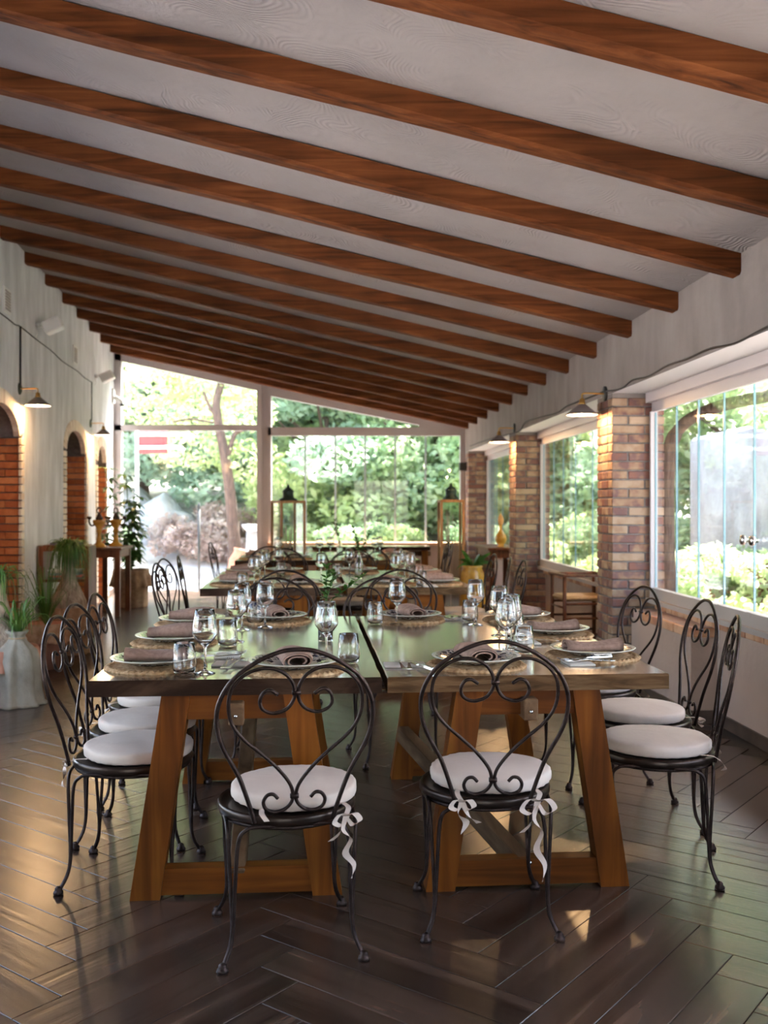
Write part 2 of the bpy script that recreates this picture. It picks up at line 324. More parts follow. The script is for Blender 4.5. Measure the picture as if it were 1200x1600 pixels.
def platemat():
    m, t, p = newmat('patterned_stoneware'); tc = nd(t, 'ShaderNodeTexCoord')
    sp = nd(t, 'ShaderNodeSeparateXYZ'); t.links.new(tc.outputs['Object'], sp.inputs[0])
    cb = nd(t, 'ShaderNodeCombineXYZ'); t.links.new(sp.outputs[0], cb.inputs[0]); t.links.new(sp.outputs[1], cb.inputs[1])
    ln = nd(t, 'ShaderNodeVectorMath', operation='LENGTH'); t.links.new(cb.outputs[0], ln.inputs[0])
    vo = nd(t, 'ShaderNodeTexVoronoi', feature='DISTANCE_TO_EDGE'); vo.inputs['Scale'].default_value = 38; t.links.new(cb.outputs[0], vo.inputs['Vector'])
    wv = nd(t, 'ShaderNodeTexNoise'); wv.inputs['Scale'].default_value = 60; t.links.new(cb.outputs[0], wv.inputs['Vector'])
    lt = nd(t, 'ShaderNodeMath', operation='GREATER_THAN'); lt.inputs[1].default_value = .19; t.links.new(vo.outputs['Distance'], lt.inputs[0])
    g2 = nd(t, 'ShaderNodeMath', operation='GREATER_THAN'); g2.inputs[1].default_value = .53; t.links.new(wv.outputs[0], g2.inputs[0])
    mxm = nd(t, 'ShaderNodeMath', operation='MAXIMUM'); t.links.new(lt.outputs[0], mxm.inputs[0]); t.links.new(g2.outputs[0], mxm.inputs[1])
    a = nd(t, 'ShaderNodeMath', operation='GREATER_THAN'); a.inputs[1].default_value = .085; t.links.new(ln.outputs['Value'], a.inputs[0])
    b = nd(t, 'ShaderNodeMath', operation='LESS_THAN'); b.inputs[1].default_value = .148; t.links.new(ln.outputs['Value'], b.inputs[0])
    c = nd(t, 'ShaderNodeMath', operation='MULTIPLY'); t.links.new(a.outputs[0], c.inputs[0]); t.links.new(b.outputs[0], c.inputs[1])
    d = nd(t, 'ShaderNodeMath', operation='MULTIPLY'); t.links.new(c.outputs[0], d.inputs[0]); t.links.new(mxm.outputs[0], d.inputs[1])
    mx = nd(t, 'ShaderNodeMix', data_type='RGBA'); mx.inputs[6].default_value = (.55, .50, .43, 1); mx.inputs[7].default_value = (.035, .045, .10, 1)
    t.links.new(d.outputs[0], mx.inputs[0]); t.links.new(mx.outputs[2], p.inputs['Base Color']); p.inputs['Roughness'].default_value = .18
    return m
M['plate'] = platemat()
def emis(name, c, s):
    m, t, p = newmat(name); p.inputs['Emission Color'].default_value = (*c, 1); p.inputs['Emission Strength'].default_value = s; return m
M['bulb'] = emis('warm_bulb', (1, .62, .28), 60)
# ------------------------------------------------------------------ room shell
YN, YF = -4.5, 15.1
ZR, ZL = 2.555, 3.70
def zceil(X, Y):
    a, b = XL(Y), XR(Y); return ZL + (ZR-ZL)*(X-a)/(b-a)
# floor: grout bed + herringbone tiles, each tile an object up to 300, the rest joined
mb = MB(); mb.prism([(XL(YN)-.6, YN), (XR(YN)+.45, YN), (XR(YF)+.45, YF+.12), (XL(YF)-.6, YF+.12)], lambda p: (p[0], p[1], -.006), lambda p: (p[0], p[1], -.12))
floor = struct('floor', mb, M['grout'])
W_, NN = .15, 6; L_ = W_*NN; A_ = R(52.5); ex = Vector((math.cos(A_), math.sin(A_))); ey = Vector((-math.sin(A_), math.cos(A_)))
ORG = Vector((.423, 2.632))
tiles = []
for k in range(-160, 160):
    for m_ in range(-16, 16):
        for typ in (0, 1):
            if typ == 0: x0, y0, a, b = k*W_+2*L_*m_, k*W_, L_, W_
            else: x0, y0, a, b = k*W_+L_+2*L_*m_, (k+1)*W_-L_, W_, L_
            c = ORG + ex*(x0+a/2) + ey*(y0+b/2)
            if -4.3 < c.y < YF+.3 and XL(c.y)-.3 < c.x < XR(c.y)+.5: tiles.append((c.x, c.y, A_ if typ == 0 else A_+R(90)))
def vis(c): return c[1] > 1.6 and abs(c[0]) < .42*c[1]+.5
tiles.sort(key=lambda c: (not vis(c), c[1]))
tm = MB().bbox((0, 0, -.005), (L_-.003, W_-.003, .010), .0008).mesh('floor_tile', M['tile'])
rest = MB()
for i, (x, y, a) in enumerate(tiles):
    if i < 300: link('floor_tile', tm, floor, (x, y, 0), a)
    else: rest.box((x, y, -.005), (L_-.004, W_-.004, .010), a)
ro = obj('floor_tiles', rest, wood('wood_look_floor_tile_far', (.018, .009, .006), (.055, .030, .020), (.115, .068, .048), 'X', .27, 0., .55, .4, spec=.85), floor); ro['kind'] = 'stuff'
# ceiling surface + beams, unseen roof slab and eave added to block sun
mb = MB(); ny = 24; vs = []; fs = []
for i in range(ny+1):
    Y = YN + (YF-YN)*i/ny
    for (X, z) in ((XL(Y)-.3, zceil(XL(Y)-.3, Y)), (XR(Y)+1.2, zceil(XR(Y)+1.2, Y)), (XR(Y)+1.2, zceil(XR(Y)+1.2, Y)+.18), (XL(Y)-.3, zceil(XL(Y)-.3, Y)+.18)): vs.append((X, Y, z))
for i in range(ny):
    for k in range(4): l = (k+1) % 4; fs.append((i*4+k, i*4+l, (i+1)*4+l, (i+1)*4+k))
mb.add(vs, fs); ceiling = struct('ceiling', mb, M['ceil'])
for j in range(-8, 12):
    Y = 4.875 + .8905*j + .05
    a, b = XL(Y)-.02, XR(Y)+.01; za, zb = zceil(a, Y), zceil(b, Y); n = 26; bm = MB(); vs = []; fs = []
    random.seed(100+j); ph = random.random()*9
    for i in range(n+1):
        u = i/n; X = a+(b-a)*u; z = za+(zb-za)*u
        wob = .006*math.sin(u*7+ph)+.004*math.sin(u*23+ph*2); hh = .105+.005*math.sin(u*11+ph); dp = .058
        for (dy, dz) in ((-dp, 0), (-dp, -hh+.014), (-dp+.014, -hh), (dp-.014, -hh), (dp, -hh+.014), (dp, 0)): vs.append((X-(a+b)/2, dy+wob, z+dz+wob*.5-(za+zb)/2))
    for i in range(n):
        for k in range(5): fs.append((i*6+k, i*6+k+1, (i+1)*6+k+1, (i+1)*6+k))
    fs.append(tuple(reversed(range(6)))); fs.append(tuple(n*6+k for k in range(6)))
    bm.add(vs, fs); obj('beam', bm, M['beam'], ceiling, ((a+b)/2, Y, (za+zb)/2))
# left wall with three brick-lined arches
ARCH = [(7.72, 9.25, 1.95, .36), (11.18, 12.71, 1.97, .36), (13.38, 14.42, 1.93, .34)]   # outer ring y0,y1, spring, rise
DEP = .5
def wl(Y, d, z): return (XL(Y)-d, Y, z)
ADDED_LWIN = [(2.0, 6.4)]  # unseen opening, added so daylight enters from the left
mb = MB(); edges = [YN] + [q for a in ADDED_LWIN for q in a] + [q for a in ARCH for q in (a[0], a[1])] + [YF]
for i in range(0, len(edges), 2):
    y0, y1 = edges[i], edges[i+1]
    mb.prism([(y0, 0), (y1, 0), (y1, zceil(XL(y1), y1)+.1), (y0, zceil(XL(y0), y0)+.1)], lambda p: wl(p[0], 0, p[1]), lambda p: wl(p[0], DEP, p[1]))
for (y0, y1) in ADDED_LWIN:
    mb.prism([(y0, 0), (y1, 0), (y1, .5), (y0, .5)], lambda p: wl(p[0], 0, p[1]), lambda p: wl(p[0], DEP, p[1]))
    mb.prism([(y0, 2.15), (y1, 2.15), (y1, zceil(XL(y1), y1)+.1), (y0, zceil(XL(y0), y0)+.1)], lambda p: wl(p[0], 0, p[1]), lambda p: wl(p[0], DEP, p[1]))
def archpt(a, t, off=0):
    yc, hw = (a[0]+a[1])/2, (a[1]-a[0])/2; return (yc-(hw-off)*math.cos(t), a[2]+(a[3]-off*.8)*math.sin(t))
for a in ARCH:
    N = 20; pl = [archpt(a, math.pi*i/N) for i in range(N+1)]
    for i in range(N):
        (ya, z0), (yb, z1) = pl[i], pl[i+1]
        mb.prism([(ya, z0), (yb, z1), (yb, zceil(XL(yb), yb)+.1), (ya, zceil(XL(ya), ya)+.1)], lambda p: wl(p[0], 0, p[1]), lambda p: wl(p[0], DEP, p[1]))
wallL = struct('wall_left', mb, M['wallL'])
lang = math.atan2(.1254, 1)      # wall yaw
nb = MB()
for a in ARCH: nb.prism([(a[0]-.05, 0), (a[1]+.05, 0), (a[1]+.05, 2.5), (a[0]-.05, 2.5)], lambda p: wl(p[0], DEP, p[1]), lambda p: wl(p[0], DEP+.12, p[1]))
obj('niche_back', nb, M['obrick'], wallL)
jm = {l: MB().bbox((0, 0, 0), (l, .10, .062), .004).mesh('jamb_brick', M['obrick']) for l in (.24, .12)}
em = MB().bbox((0, 0, 0), (.03, .115, .060), .004).mesh('edge_brick', M['litbrick'])
vm = MB().bbox((0, 0, 0), (.06, .055, .13), .004).mesh('arch_brick', M['litbrick'])
for a in ARCH:
    nz = int(a[2]/.072)
    for k in range(nz):
        z = .036+.072*k; Y = a[1]-.055
        if k % 2: row = [(.125, .24), (.372, .24)]
        else: row = [(.065, .12), (.25, .24), (.435, .12)]
        for d, l in row: link('jamb_brick', jm[l], wallL, (XL(Y)-d-.004, Y, z))
        for Yq in (a[0]+.06, a[1]-.058): link('edge_brick', em, wallL, (XL(Yq)+.004, Yq, z), lang)
    # mortar strip behind the bricks
    s_ = MB(); s_.box((XL(a[1])-.25, a[1]-.03, a[2]/2), (.49, .06, a[2])); s_.box((XL(a[0])-.25, a[0]+.06, a[2]/2), (.49, .11, a[2])); obj('jamb_core', s_, M['mortar'], wallL)
    N = 60; cur = 0; prev = archpt(a, 0, .065); acc = 0; pts = [prev]; L = 0
    arc = [archpt(a, math.pi*i/400, .065) for i in range(401)]; nxt = .03
    for i in range(1, 401):
        L += math.dist(arc[i], arc[i-1])
        if L >= nxt:
            nxt += .065; Yq, z = arc[i]; tg = (arc[i][0]-arc[i-1][0], arc[i][1]-arc[i-1][1])
            o = link('arch_brick', vm, wallL, (XL(Yq)-.018, Yq, z)); o.rotation_euler = (math.atan2(tg[1], tg[0]), 0, 0)
    s_ = MB(); N = 24
    for i in range(N):
        p0, p1 = archpt(a, math.pi*i/N, .12), archpt(a, math.pi*(i+1)/N, .12); q0, q1 = archpt(a, math.pi*i/N, -.02), archpt(a, math.pi*(i+1)/N, -.02)
        s_.prism([p0, p1, q1, q0], lambda p: wl(p[0], .012, p[1]), lambda p: wl(p[0], DEP, p[1]))
    obj('arch_soffit', s_, M['mortar'], wallL)
# right wall: lintel wall, low walls, brick sills
def wr(Y, A, z): return (XR(Y, A), Y, z)
PIL = [3.36, 7.13, 10.9, 14.7]; PW = .40
mb = MB(); Zs = 2.125
mb.prism([(YN, Zs), (YF+.15, Zs), (YF+.15, 2.75), (YN, 2.75)], lambda p: wr(p[0], 2.0, p[1]), lambda p: wr(p[0], 2.46, p[1]-(.1 if p[1] > 2.2 else 0)))
mb.mat = 1
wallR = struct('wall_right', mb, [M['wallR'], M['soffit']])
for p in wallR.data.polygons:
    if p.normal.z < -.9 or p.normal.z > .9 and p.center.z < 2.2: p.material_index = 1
BAYS = [(YN, -.01), (.0+.0, 3.36), (3.36+PW, 7.13), (7.13+PW, 10.9), (10.9+PW, 14.7)]
for y0, y1 in BAYS[1:]:
    m2 = MB(); m2.prism([(y0, 0), (y1, 0), (y1, .575), (y0, .575)], lambda p: wr(p[0], 2.33, p[1]), lambda p: wr(p[0], 2.50, p[1]))
    obj('low_wall', m2, M['lowwall'], wallR)
    m3 = MB(); m3.prism([(y0, 0), (y1, 0), (y1, .075), (y0, .075)], lambda p: wr(p[0], 2.318, p[1]), lambda p: wr(p[0], 2.332, p[1])); obj('skirting', m3, M['skirt'], wallR)
    n = int((y1-y0)/.12); pitch = (y1-y0)/n
    sm_ = MB().bbox((0, 0, 0), (.235, pitch-.008, .055), .004).mesh('sill_brick', M['sbrick'])
    m4 = MB(); m4.prism([(y0, .575), (y1, .575), (y1, .628), (y0, .628)], lambda p: wr(p[0], 2.33, p[1]), lambda p: wr(p[0], 2.50, p[1])); obj('sill_mortar', m4, M['mortar'], wallR)
    for k in range(n):
        Y = y0+pitch*(k+.5); link('sill_brick', sm_, wallR, (XR(Y, 2.42), Y, .606), math.atan(.0514))
# solid wall behind the camera side of the right wall
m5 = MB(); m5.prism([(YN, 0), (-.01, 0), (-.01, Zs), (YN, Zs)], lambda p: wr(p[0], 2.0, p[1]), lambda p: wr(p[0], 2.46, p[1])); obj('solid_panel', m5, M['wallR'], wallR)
# buttress ledge in front of the near pillar
bt = [(XR(7.13, 2.14), 7.13), (XR(6.03, 2.17), 6.03), (XR(6.03, 2.34), 6.03), (XR(7.13, 2.40), 7.13)]
m6 = MB(); m6.prism(bt, lambda p: (p[0], p[1], 0), lambda p: (p[0], p[1], .52)); obj('buttress', m6, M['lowwall'], wallR)
m7 = MB(); m7.prism([(p[0]-.008*(i < 2), p[1]-(.008 if i in (1, 2) else 0)) for i, p in enumerate(bt)], lambda p: (p[0], p[1], 0), lambda p: (p[0], p[1], .08)); obj('skirting', m7, M['skirt'], wallR)
lb = MB().bbox((0, 0, 0), (.10, .225, .055), .004).mesh('sill_brick', M['sbrick'])
for k in range(4):
    Y = 6.03+.14+k*.238
    link('sill_brick', lb, wallR, (XR(Y, 2.20), Y, .548), math.atan(.03))
link('sill_brick', MB().bbox((0, 0, 0), (.165, .10, .055), .004).mesh('sill_brick', M['sbrick']), wallR, (XR(6.03, 2.25), 6.075, .549))
m8 = MB(); m8.prism([(bt[0][0]+.012, 7.12), (bt[1][0]+.012, 6.05), (bt[2][0], 6.05), (bt[3][0], 7.12)], lambda p: (p[0], p[1], .50), lambda p: (p[0], p[1], .579)); obj('ledge_top', m8, M['toptile'], wallR)
# brick pillars
PX = .38
def pillar(y0, label, bricks=True):
    root = thing('brick_pillar', label, 'pillar', (XR(y0, 2.0), y0, 0), math.atan(.0514))
    c = MB(); c.box((PX/2, PW/2, Zs/2), (PX-.016, PW-.016, Zs)); obj('mortar_core', c, M['mortar'], root)
    cp = MB(); cp.box((PX/2, PW/2, Zs-.016), (PX-.004, PW-.004, .030)); obj('plaster_cap', cp, M['wallR'], root)
    if not bricks: return root
    ms = {}
    def bk(x0, x1, y0_, y1_, k):
        key = (round(x1-x0, 3), round(y1_-y0_, 3))
        if key not in ms: ms[key] = MB().bbox((0, 0, 0), (key[0], key[1], .056), .005).mesh('brick', M['brick'])
        j = [random.uniform(-.003, .003) for _ in range(2)]
        link('brick', ms[key], root, ((x0+x1)/2+j[0], (y0_+y1_)/2+j[1], .033+k*.0655), random.uniform(-.008, .008))
    random.seed(int(y0*10)); n = int(Zs/.0655)
    for k in range(n):
        if k % 2:
            for (u0, u1) in ((0, .112), (.122, PX)):
                bk(u0, u1, 0, .108, k); bk(u0, u1, PW-.108, PW, k)
            bk(0, .108, .118, PW-.118, k); bk(PX-.108, PX, .118, PW-.118, k)
        else:
            for (u0, u1) in ((0, .235), (.245, PX)):
                bk(u0, u1, 0, .108, k); bk(u0, u1, PW-.108, PW, k)
            bk(0, .108, .118, PW-.118, k); bk(PX-.108, PX, .118, PW-.118, k)
    return root
pillar(7.13, 'nearest tan and red brick pillar on the right, between the two big windows')
pillar(10.9, 'second brick pillar on the right, behind the nearest pillar and lamp')
pillar(14.7, 'farthest brick pillar in the right corner beside the end window')
pillar(3.36, 'brick pillar in the right wall just outside the view beside the camera', False)
# side windows
def side_window(nm, y0, y1, joints, knobs=()):
    f = MB(); A0, A1 = 2.27, 2.318
    f.prism([(y0, Zs-.07), (y1, Zs-.07), (y1, Zs), (y0, Zs)], lambda p: wr(p[0], A0-.03, p[1]), lambda p: wr(p[0], A1, p[1]))
    f.prism([(y0, 1.99), (y1, 1.99), (y1, Zs-.07), (y0, Zs-.07)], lambda p: wr(p[0], A0+.015, p[1]), lambda p: wr(p[0], A1, p[1]))
    f.mat = 1
    f.prism([(y0, .63), (y1, .63), (y1, .66), (y0, .66)], lambda p: wr(p[0], A0-.03, p[1]), lambda p: wr(p[0], A1+.02, p[1]))
    f.prism([(y0, .66), (y1, .66), (y1, .735), (y0, .735)], lambda p: wr(p[0], A0, p[1]), lambda p: wr(p[0], A1, p[1]))
    f.mat = 0
    for q0, q1 in ((y0, y0+.02), (y1-.025, y1)):
        f.prism([(q0, .735), (q1, .735), (q1, 1.99), (q0, 1.99)], lambda p: wr(p[0], A0, p[1]), lambda p: wr(p[0], A1, p[1]))
    root = struct(nm, f, [M['alu'], M['alu2']])
    ys = [y0+.02] + sorted(joints) + [y1-.025]
    for a, b in zip(ys[:-1], ys[1:]):
        p = MB(); p.prism([(a+.004, .74), (b-.004, .74), (b-.004, 1.985), (a+.004, 1.985)], lambda q: wr(q[0], 2.30, q[1]), lambda q: wr(q[0], 2.31, q[1]))
        g = obj('glass_pane', p, M['pane'], root)
        e = MB(); e.prism([(b-.004, .74), (b+.004, .74), (b+.004, 1.985), (b-.004, 1.985)], lambda q: wr(q[0], 2.299, q[1]), lambda q: wr(q[0], 2.311, q[1])); obj('glass_edge', e, M['gedge'], g)
        if b < y1-.03:
            h = MB(); h.box(wr(b, 2.285, .725), (.03, .05, .025)); obj('latch', h, M['alu2'], g)
    for (Y, z) in knobs:
        k = MB(); k.T = Matrix.Translation(wr(Y, 2.30, z)) @ Matrix.Rotation(R(-90), 4, 'Y'); k.lathe([(.012, 0), (.012, .02), (.026, .022), (.03, .032), (.026, .045), (.012, .05), (0, .05)], 16); obj('knob', k, M['steel'], root)
    return root
side_window('window_1', 3.76, 7.13, [6.67, 6.27, 5.86, 5.44, 5.0, 4.58, 4.16], ((5.50, 1.13), (5.38, 1.13)))
side_window('window_2', 7.53, 10.9, [10.38, 9.95, 9.45, 8.83, 8.35, 7.95])
side_window('window_3', 11.3, 14.7, [14.5, 14.35, 14.2, 14.0, 13.5, 13.0, 12.4, 11.9])
side_window('window_4', .02, 3.36, [.5, 1., 1.5, 2., 2.5, 3.])  # beyond the view, added to bring daylight in from the right
# end wall
Sx = F/YF
def ex_(px): return (px-CX)/Sx
def ez_(py): return H-(py-HY)/Sx
f = MB()
def slab(x0, x1, z0, z1, y0=YF-.04, y1=YF+.06, z0b=None, z1b=None):
    z0b = z0 if z0b is None else z0b; z1b = z1 if z1b is None else z1b
    f.prism([(x0, z0), (x1, z0b), (x1, z1b), (x0, z1)], lambda p: (p[0], y0, p[1]), lambda p: (p[0], y1, p[1]))
xa, xb, xc, xd = ex_(180), ex_(402), ex_(419), ex_(728)
cz = lambda x: zceil(x, YF)
slab(xa-.05, xa+.10, 0, cz(xa)+.05); slab(xb, xb+.075, 0, cz(xb)+.05); slab(xb+.075, xc, 0, cz(xc)+.05, YF-.01, YF+.12); slab(xc, xc+.05, 0, cz(xc)+.05, YF-.04)
slab(xd-.09, xd+.02, 0, 2.62, YF-.052, YF+.066); slab(xa, xb, ez_(673), ez_(664)); slab(xc, xd, ez_(681), ez_(668))
slab(xa, xb, cz(xa)-.17, cz(xa)+.05, z0b=cz(xb)-.17, z1b=cz(xb)+.05)
slab(xc, xd-.1, cz(xc)-.21, cz(xc)+.05, YF-.046, YF+.054, z0b=max(2.42, cz(xd-.1)-.21), z1b=cz(xd-.1)+.05)
slab(ex_(655), xd+.02, 2.48, cz(ex_(655))+.02, YF-.071, YF-.055, z0b=2.48, z1b=cz(xd)+.02)
slab(xd, xd+.32, 2.0, 2.68, YF-.02, YF+.10)
winE = struct('window_5', f, M['alu'])
lw = MB(); lw.box(((xc+xd)/2, YF+.02, .36), (xd-xc, .14, .72)); obj('low_wall', lw, M['lowwall'], winE)
ls = MB(); ls.box(((xc+xd)/2, YF-.02, .74), (xd-xc, .26, .045)); obj('sill', ls, M['sbrick'], winE)
def pane(x0, x1, poly, nm='glass_pane'):
    p = MB(); p.prism(poly, lambda q: (q[0], YF+.01, q[1]), lambda q: (q[0], YF+.02, q[1])); return obj(nm, p, M['pane'], winE)
pane(0, 0, [(xa+.1, ez_(664)), (xb, ez_(664)), (xb, cz(xb)-.17), (xa+.1, cz(xa)-.17)])
pane(0, 0, [(xc+.05, ez_(668)), (xd-.9, ez_(668)), (xc+.05, cz(xc)-.21)])
for i in range(2):
    x0 = xa+.02+(xb-xa-.02)*i/2; x1 = xa+.02+(xb-xa-.02)*(i+1)/2; pane(0, 0, [(x0+.003, .01), (x1-.003, .01), (x1-.003, ez_(673)), (x0+.003, ez_(673))])
js = [xc+.05] + [ex_(q) for q in (477, 524, 570.5, 617.5, 665)] + [xd-.09]
for x0, x1 in zip(js[:-1], js[1:]):
    g = pane(0, 0, [(x0+.003, .76), (x1-.003, .76), (x1-.003, ez_(681)), (x0+.003, ez_(681))])
    if x1 < xd-.1:
        e = MB(); e.box((x1, YF+.015, (.76+ez_(681))/2), (.028, .016, ez_(681)-.76)); obj('glass_edge', e, plain('pale_glass_edge', (.55, .66, .74), .3), g)
# wall behind the camera: plastered, with a glazed door added for daylight
f = MB()
def bslab(x0, x1, z0, z1): f.box(((x0+x1)/2, YN-.1, (z0+z1)/2), (x1-x0, .2, z1-z0))
bslab(XL(YN)-.5, -1.1, 0, 3.9); bslab(.9, XR(YN)+.45, 0, 3.4); bslab(-1.1, .9, 2.25, 3.7)
struct('wall_back', f, M['wallL'])
f = MB()
for x in (-1.07, -.1, .87): f.box((x, YN-.1, 1.12), (.06, .08, 2.25))
f.box((-.1, YN-.1, 2.22), (2.0, .08, .06))
wb = struct('added_door_1', f, M['alu'])
p = MB(); p.box((-.1, YN-.1, 1.1), (1.9, .01, 2.15)); obj('glass_pane', p, M['pane'], wb)
for i, (y0, y1) in enumerate(ADDED_LWIN):  # frame and pane of the added left window
    f = MB(); n = 4
    for k in range(n+1):
        yy = y0+(y1-y0)*k/n; f.prism([(yy-.03, .5), (yy+.03, .5), (yy+.03, 2.15), (yy-.03, 2.15)], lambda p: wl(p[0], .2, p[1]), lambda p: wl(p[0], .26, p[1]))
    for z in (.5, 2.09): f.prism([(y0, z), (y1, z), (y1, z+.06), (y0, z+.06)], lambda p: wl(p[0], .2, p[1]), lambda p: wl(p[0], .26, p[1]))
    wv = struct('window_%d' % (7+i), f, M['alu'])
    p_ = MB(); p_.prism([(y0, .5), (y1, .5), (y1, 2.15), (y0, 2.15)], lambda p: wl(p[0], .225, p[1]), lambda p: wl(p[0], .235, p[1])); obj('glass_pane', p_, M['pane'], wv)
# baseboard left
mb = MB()
for i in range(0, len(edges), 2): mb.prism([(edges[i], 0), (edges[i+1], 0), (edges[i+1], .08), (edges[i], .08)], lambda p: wl(p[0], -.012, p[1]), lambda p: wl(p[0], .002, p[1]))
struct('baseboard_left', mb, M['skirt'])
exec_objects = True
# ------------------------------------------------------------------ chairs
def smooth_path(pts, n=6):                        # catmull-rom
    P = [Vector(p) for p in pts]; out = []
    for i in range(len(P)-1):
        p0 = P[i-1] if i else P[0]*2-P[1]; p1, p2 = P[i], P[i+1]; p3 = P[i+2] if i+2 < len(P) else P[-1]*2-P[-2]
        for k in range(n):
            t = k/n; out.append(.5*((2*p1)+(p2-p0)*t+(2*p0-5*p1+4*p2-p3)*t*t+(3*p1-p0-3*p2+p3)*t**3))
    return out+[P[-1]]
def bk(h, z):                                     # a point of the chair back plane, reclined
    t = (z-.43)/.49; return (h, -.198-.065*t-.02*t*t, z)
K = .000626
def hz(x, y): return ((425-x)*K, .43+(845-y)*K)
HOOP = [(.113, .415), (.122, .45), (.157, .552), (.205, .646), (.221, .715), (.214, .775), (.178, .837), (.113, .886), (.05, .913), (0, .919)]
SCR = [(350, 758), (328, 737), (300, 742), (284, 772), (297, 806), (335, 822), (378, 812), (408, 785), (418, 750), (408, 700), (372, 645), (318, 585), (255, 528), (190, 470), (143, 405), (124, 330), (133, 245), (185, 180), (255, 148), (325, 150), (380, 180), (412, 230), (416, 285), (385, 335), (325, 355), (275, 335), (262, 293), (280, 257), (310, 248), (343, 270)]
def ribbon_path(pts, wd, mb_, twist=0):
    P = smooth_path(pts, 5); T = []
    for i, p in enumerate(P):
        a = twist*i/len(P); T.append(Vector((math.cos(a), math.sin(a)*.6, .25*math.sin(a*1.7)))*wd)
    mb_.ribbon(P, T)
def make_chair():
    root = thing('bistro_chair', 'x', 'chair')
    s_ = MB(); s_.lathe([(0, .412), (.19, .412), (.2, .402), (.206, .402), (.21, .41), (.21, .424), (.205, .432), (.196, .428), (0, .426)], 40); obj('seat', s_, M['seatm'], root)
    r2 = MB(); r2.tube([(.198*math.cos(2*math.pi*i/40), .198*math.sin(2*math.pi*i/40), .396) for i in range(40)], .006, 6, True); obj('seat_ring', r2, M['iron'], root)
    pts = smooth_path([bk(-h, z) for h, z in HOOP[:-1]] + [bk(h, z) for h, z in reversed(HOOP)], 5)
    hp = MB(); hp.tube(pts, .0066, 8); obj('back_hoop', hp, M['iron'], root)
    for sg in (-1, 1):
        q = []
        for (x, y) in SCR: h, z = hz(x, y); b = bk(-sg*h, z); q.append(b)
        sc_ = MB(); sc_.tube(smooth_path(q, 4), .0054, 7); sc_.add([], []); obj('back_scroll', sc_, M['iron'], root)
    for zc in (.49, .795): cl = MB(); cl.tube([bk(-.012, zc), bk(.012, zc)], .008, 6); obj('back_clip', cl, M['iron'], root)
    prof = [(0, .196, .402), (.10, .19, .402), (.138, .188, .392), (.158, .186, .36), (.166, .18, .25), (.172, .174, .12), (.18, .182, .06), (.202, .204, .012)]
    for sx in (-1, 1):
        for sy in (-1, 1):
            l = MB(); l.tube(smooth_path([(sx*t, sy*o, z) for t, o, z in prof], 4), .0060, 7)
            l.tube(smooth_path([(sx*o, sy*t, z) for t, o, z in prof], 4), .0060, 7); lo = obj('leg', l, M['iron'], root)
            ft = MB(); ft.lathe([(0, 0), (.014, 0), (.018, .005), (.016, .012), (.011, .016), (.012, .022), (.006, .028), (0, .028)], 12, (sx*.203, sy*.205, 0)); obj('foot', ft, M['iron'], lo)
    return root
def make_cushion(seed, ties):
    rnd = random.Random(seed); ph = rnd.random()*6
    def sc(a, r, z):
        return 1+.012*math.sin(2*a+ph)+.008*math.sin(5*a+ph*2)+(.012*math.sin(31*a+ph)*(1 if r > .17 else 0))
    prof = [(0, 0), (.175, 0), (.187, .002), (.191, .006), (.193, .012), (.194, .024), (.193, .034), (.190, .039), (.185, .042), (.176, .0445), (.15, .048), (.10, .052), (.05, .053), (0, .053)]
    c = MB(); n = 64; vs = []; fs = []
    for (r, z) in prof:
        for k in range(n):
            a = 2*math.pi*k/n; x, y = r*sc(a, r, z)*math.cos(a), r*sc(a, r, z)*math.sin(a)
            dz = .004*mnoise.noise(Vector((x*9+seed, y*9, 0))) if z > .036 else 0
            vs.append((x, y, z+dz))
    for i in range(len(prof)-1):
        for k in range(n): l = (k+1) % n; fs.append((i*n+k, i*n+l, (i+1)*n+l, (i+1)*n+k))
    c.add(vs, fs, True); me = c.mesh('seat_cushion', M['cush'])
    ty = []
    for sx in (-1, 1):
        r_ = MB(); bx, by = sx*.115, -.205
        ribbon_path([(sx*.12, -.15, .008), (bx*1.1, by+.01, .006), (bx, by-.012, -.01)], .008, r_)
        if ties == .75 and sx < 0: pass
        elif ties > 0:
            k = ties*(1.0 if sx > 0 else .7)
            for q in (-1, 1): ribbon_path([(bx, by-.015, -.01), (bx+q*.028*k, by-.03, .0), (bx+q*.05*k, by-.03, -.03*k), (bx+q*.022*k, by-.028, -.045*k), (bx+q*.004, by-.02, -.02)], .010, r_, 1.2)
            ribbon_path([(bx, by-.018, -.01), (bx-.012, by-.03, -.06*k), (bx+.012, by-.024, -.10*k), (bx-.006, by-.03, -.15*k)] + ([(bx+.02, by-.028, -.20*k), (bx+.012, by-.03, -.25*k)] if sx > 0 else []), .010, r_, 5)
            ribbon_path([(bx, by-.018, -.01), (bx-sx*.02, by-.026, -.07*k), (bx-sx*.05, by-.03, -.10*k)], .009, r_, 3)
        else:
            ribbon_path([(bx, by-.01, -.005), (bx-.01, by-.03, -.03), (bx+.02, by-.02, -.05)], .008, r_, 2)
        ty.append(r_.mesh('tie', M['cush']))
    return me, ty
CUSH = [make_cushion(i, t) for i, t in enumerate((0.0, 1.0, .75, .35))]
chair0 = make_chair(); first = [True]
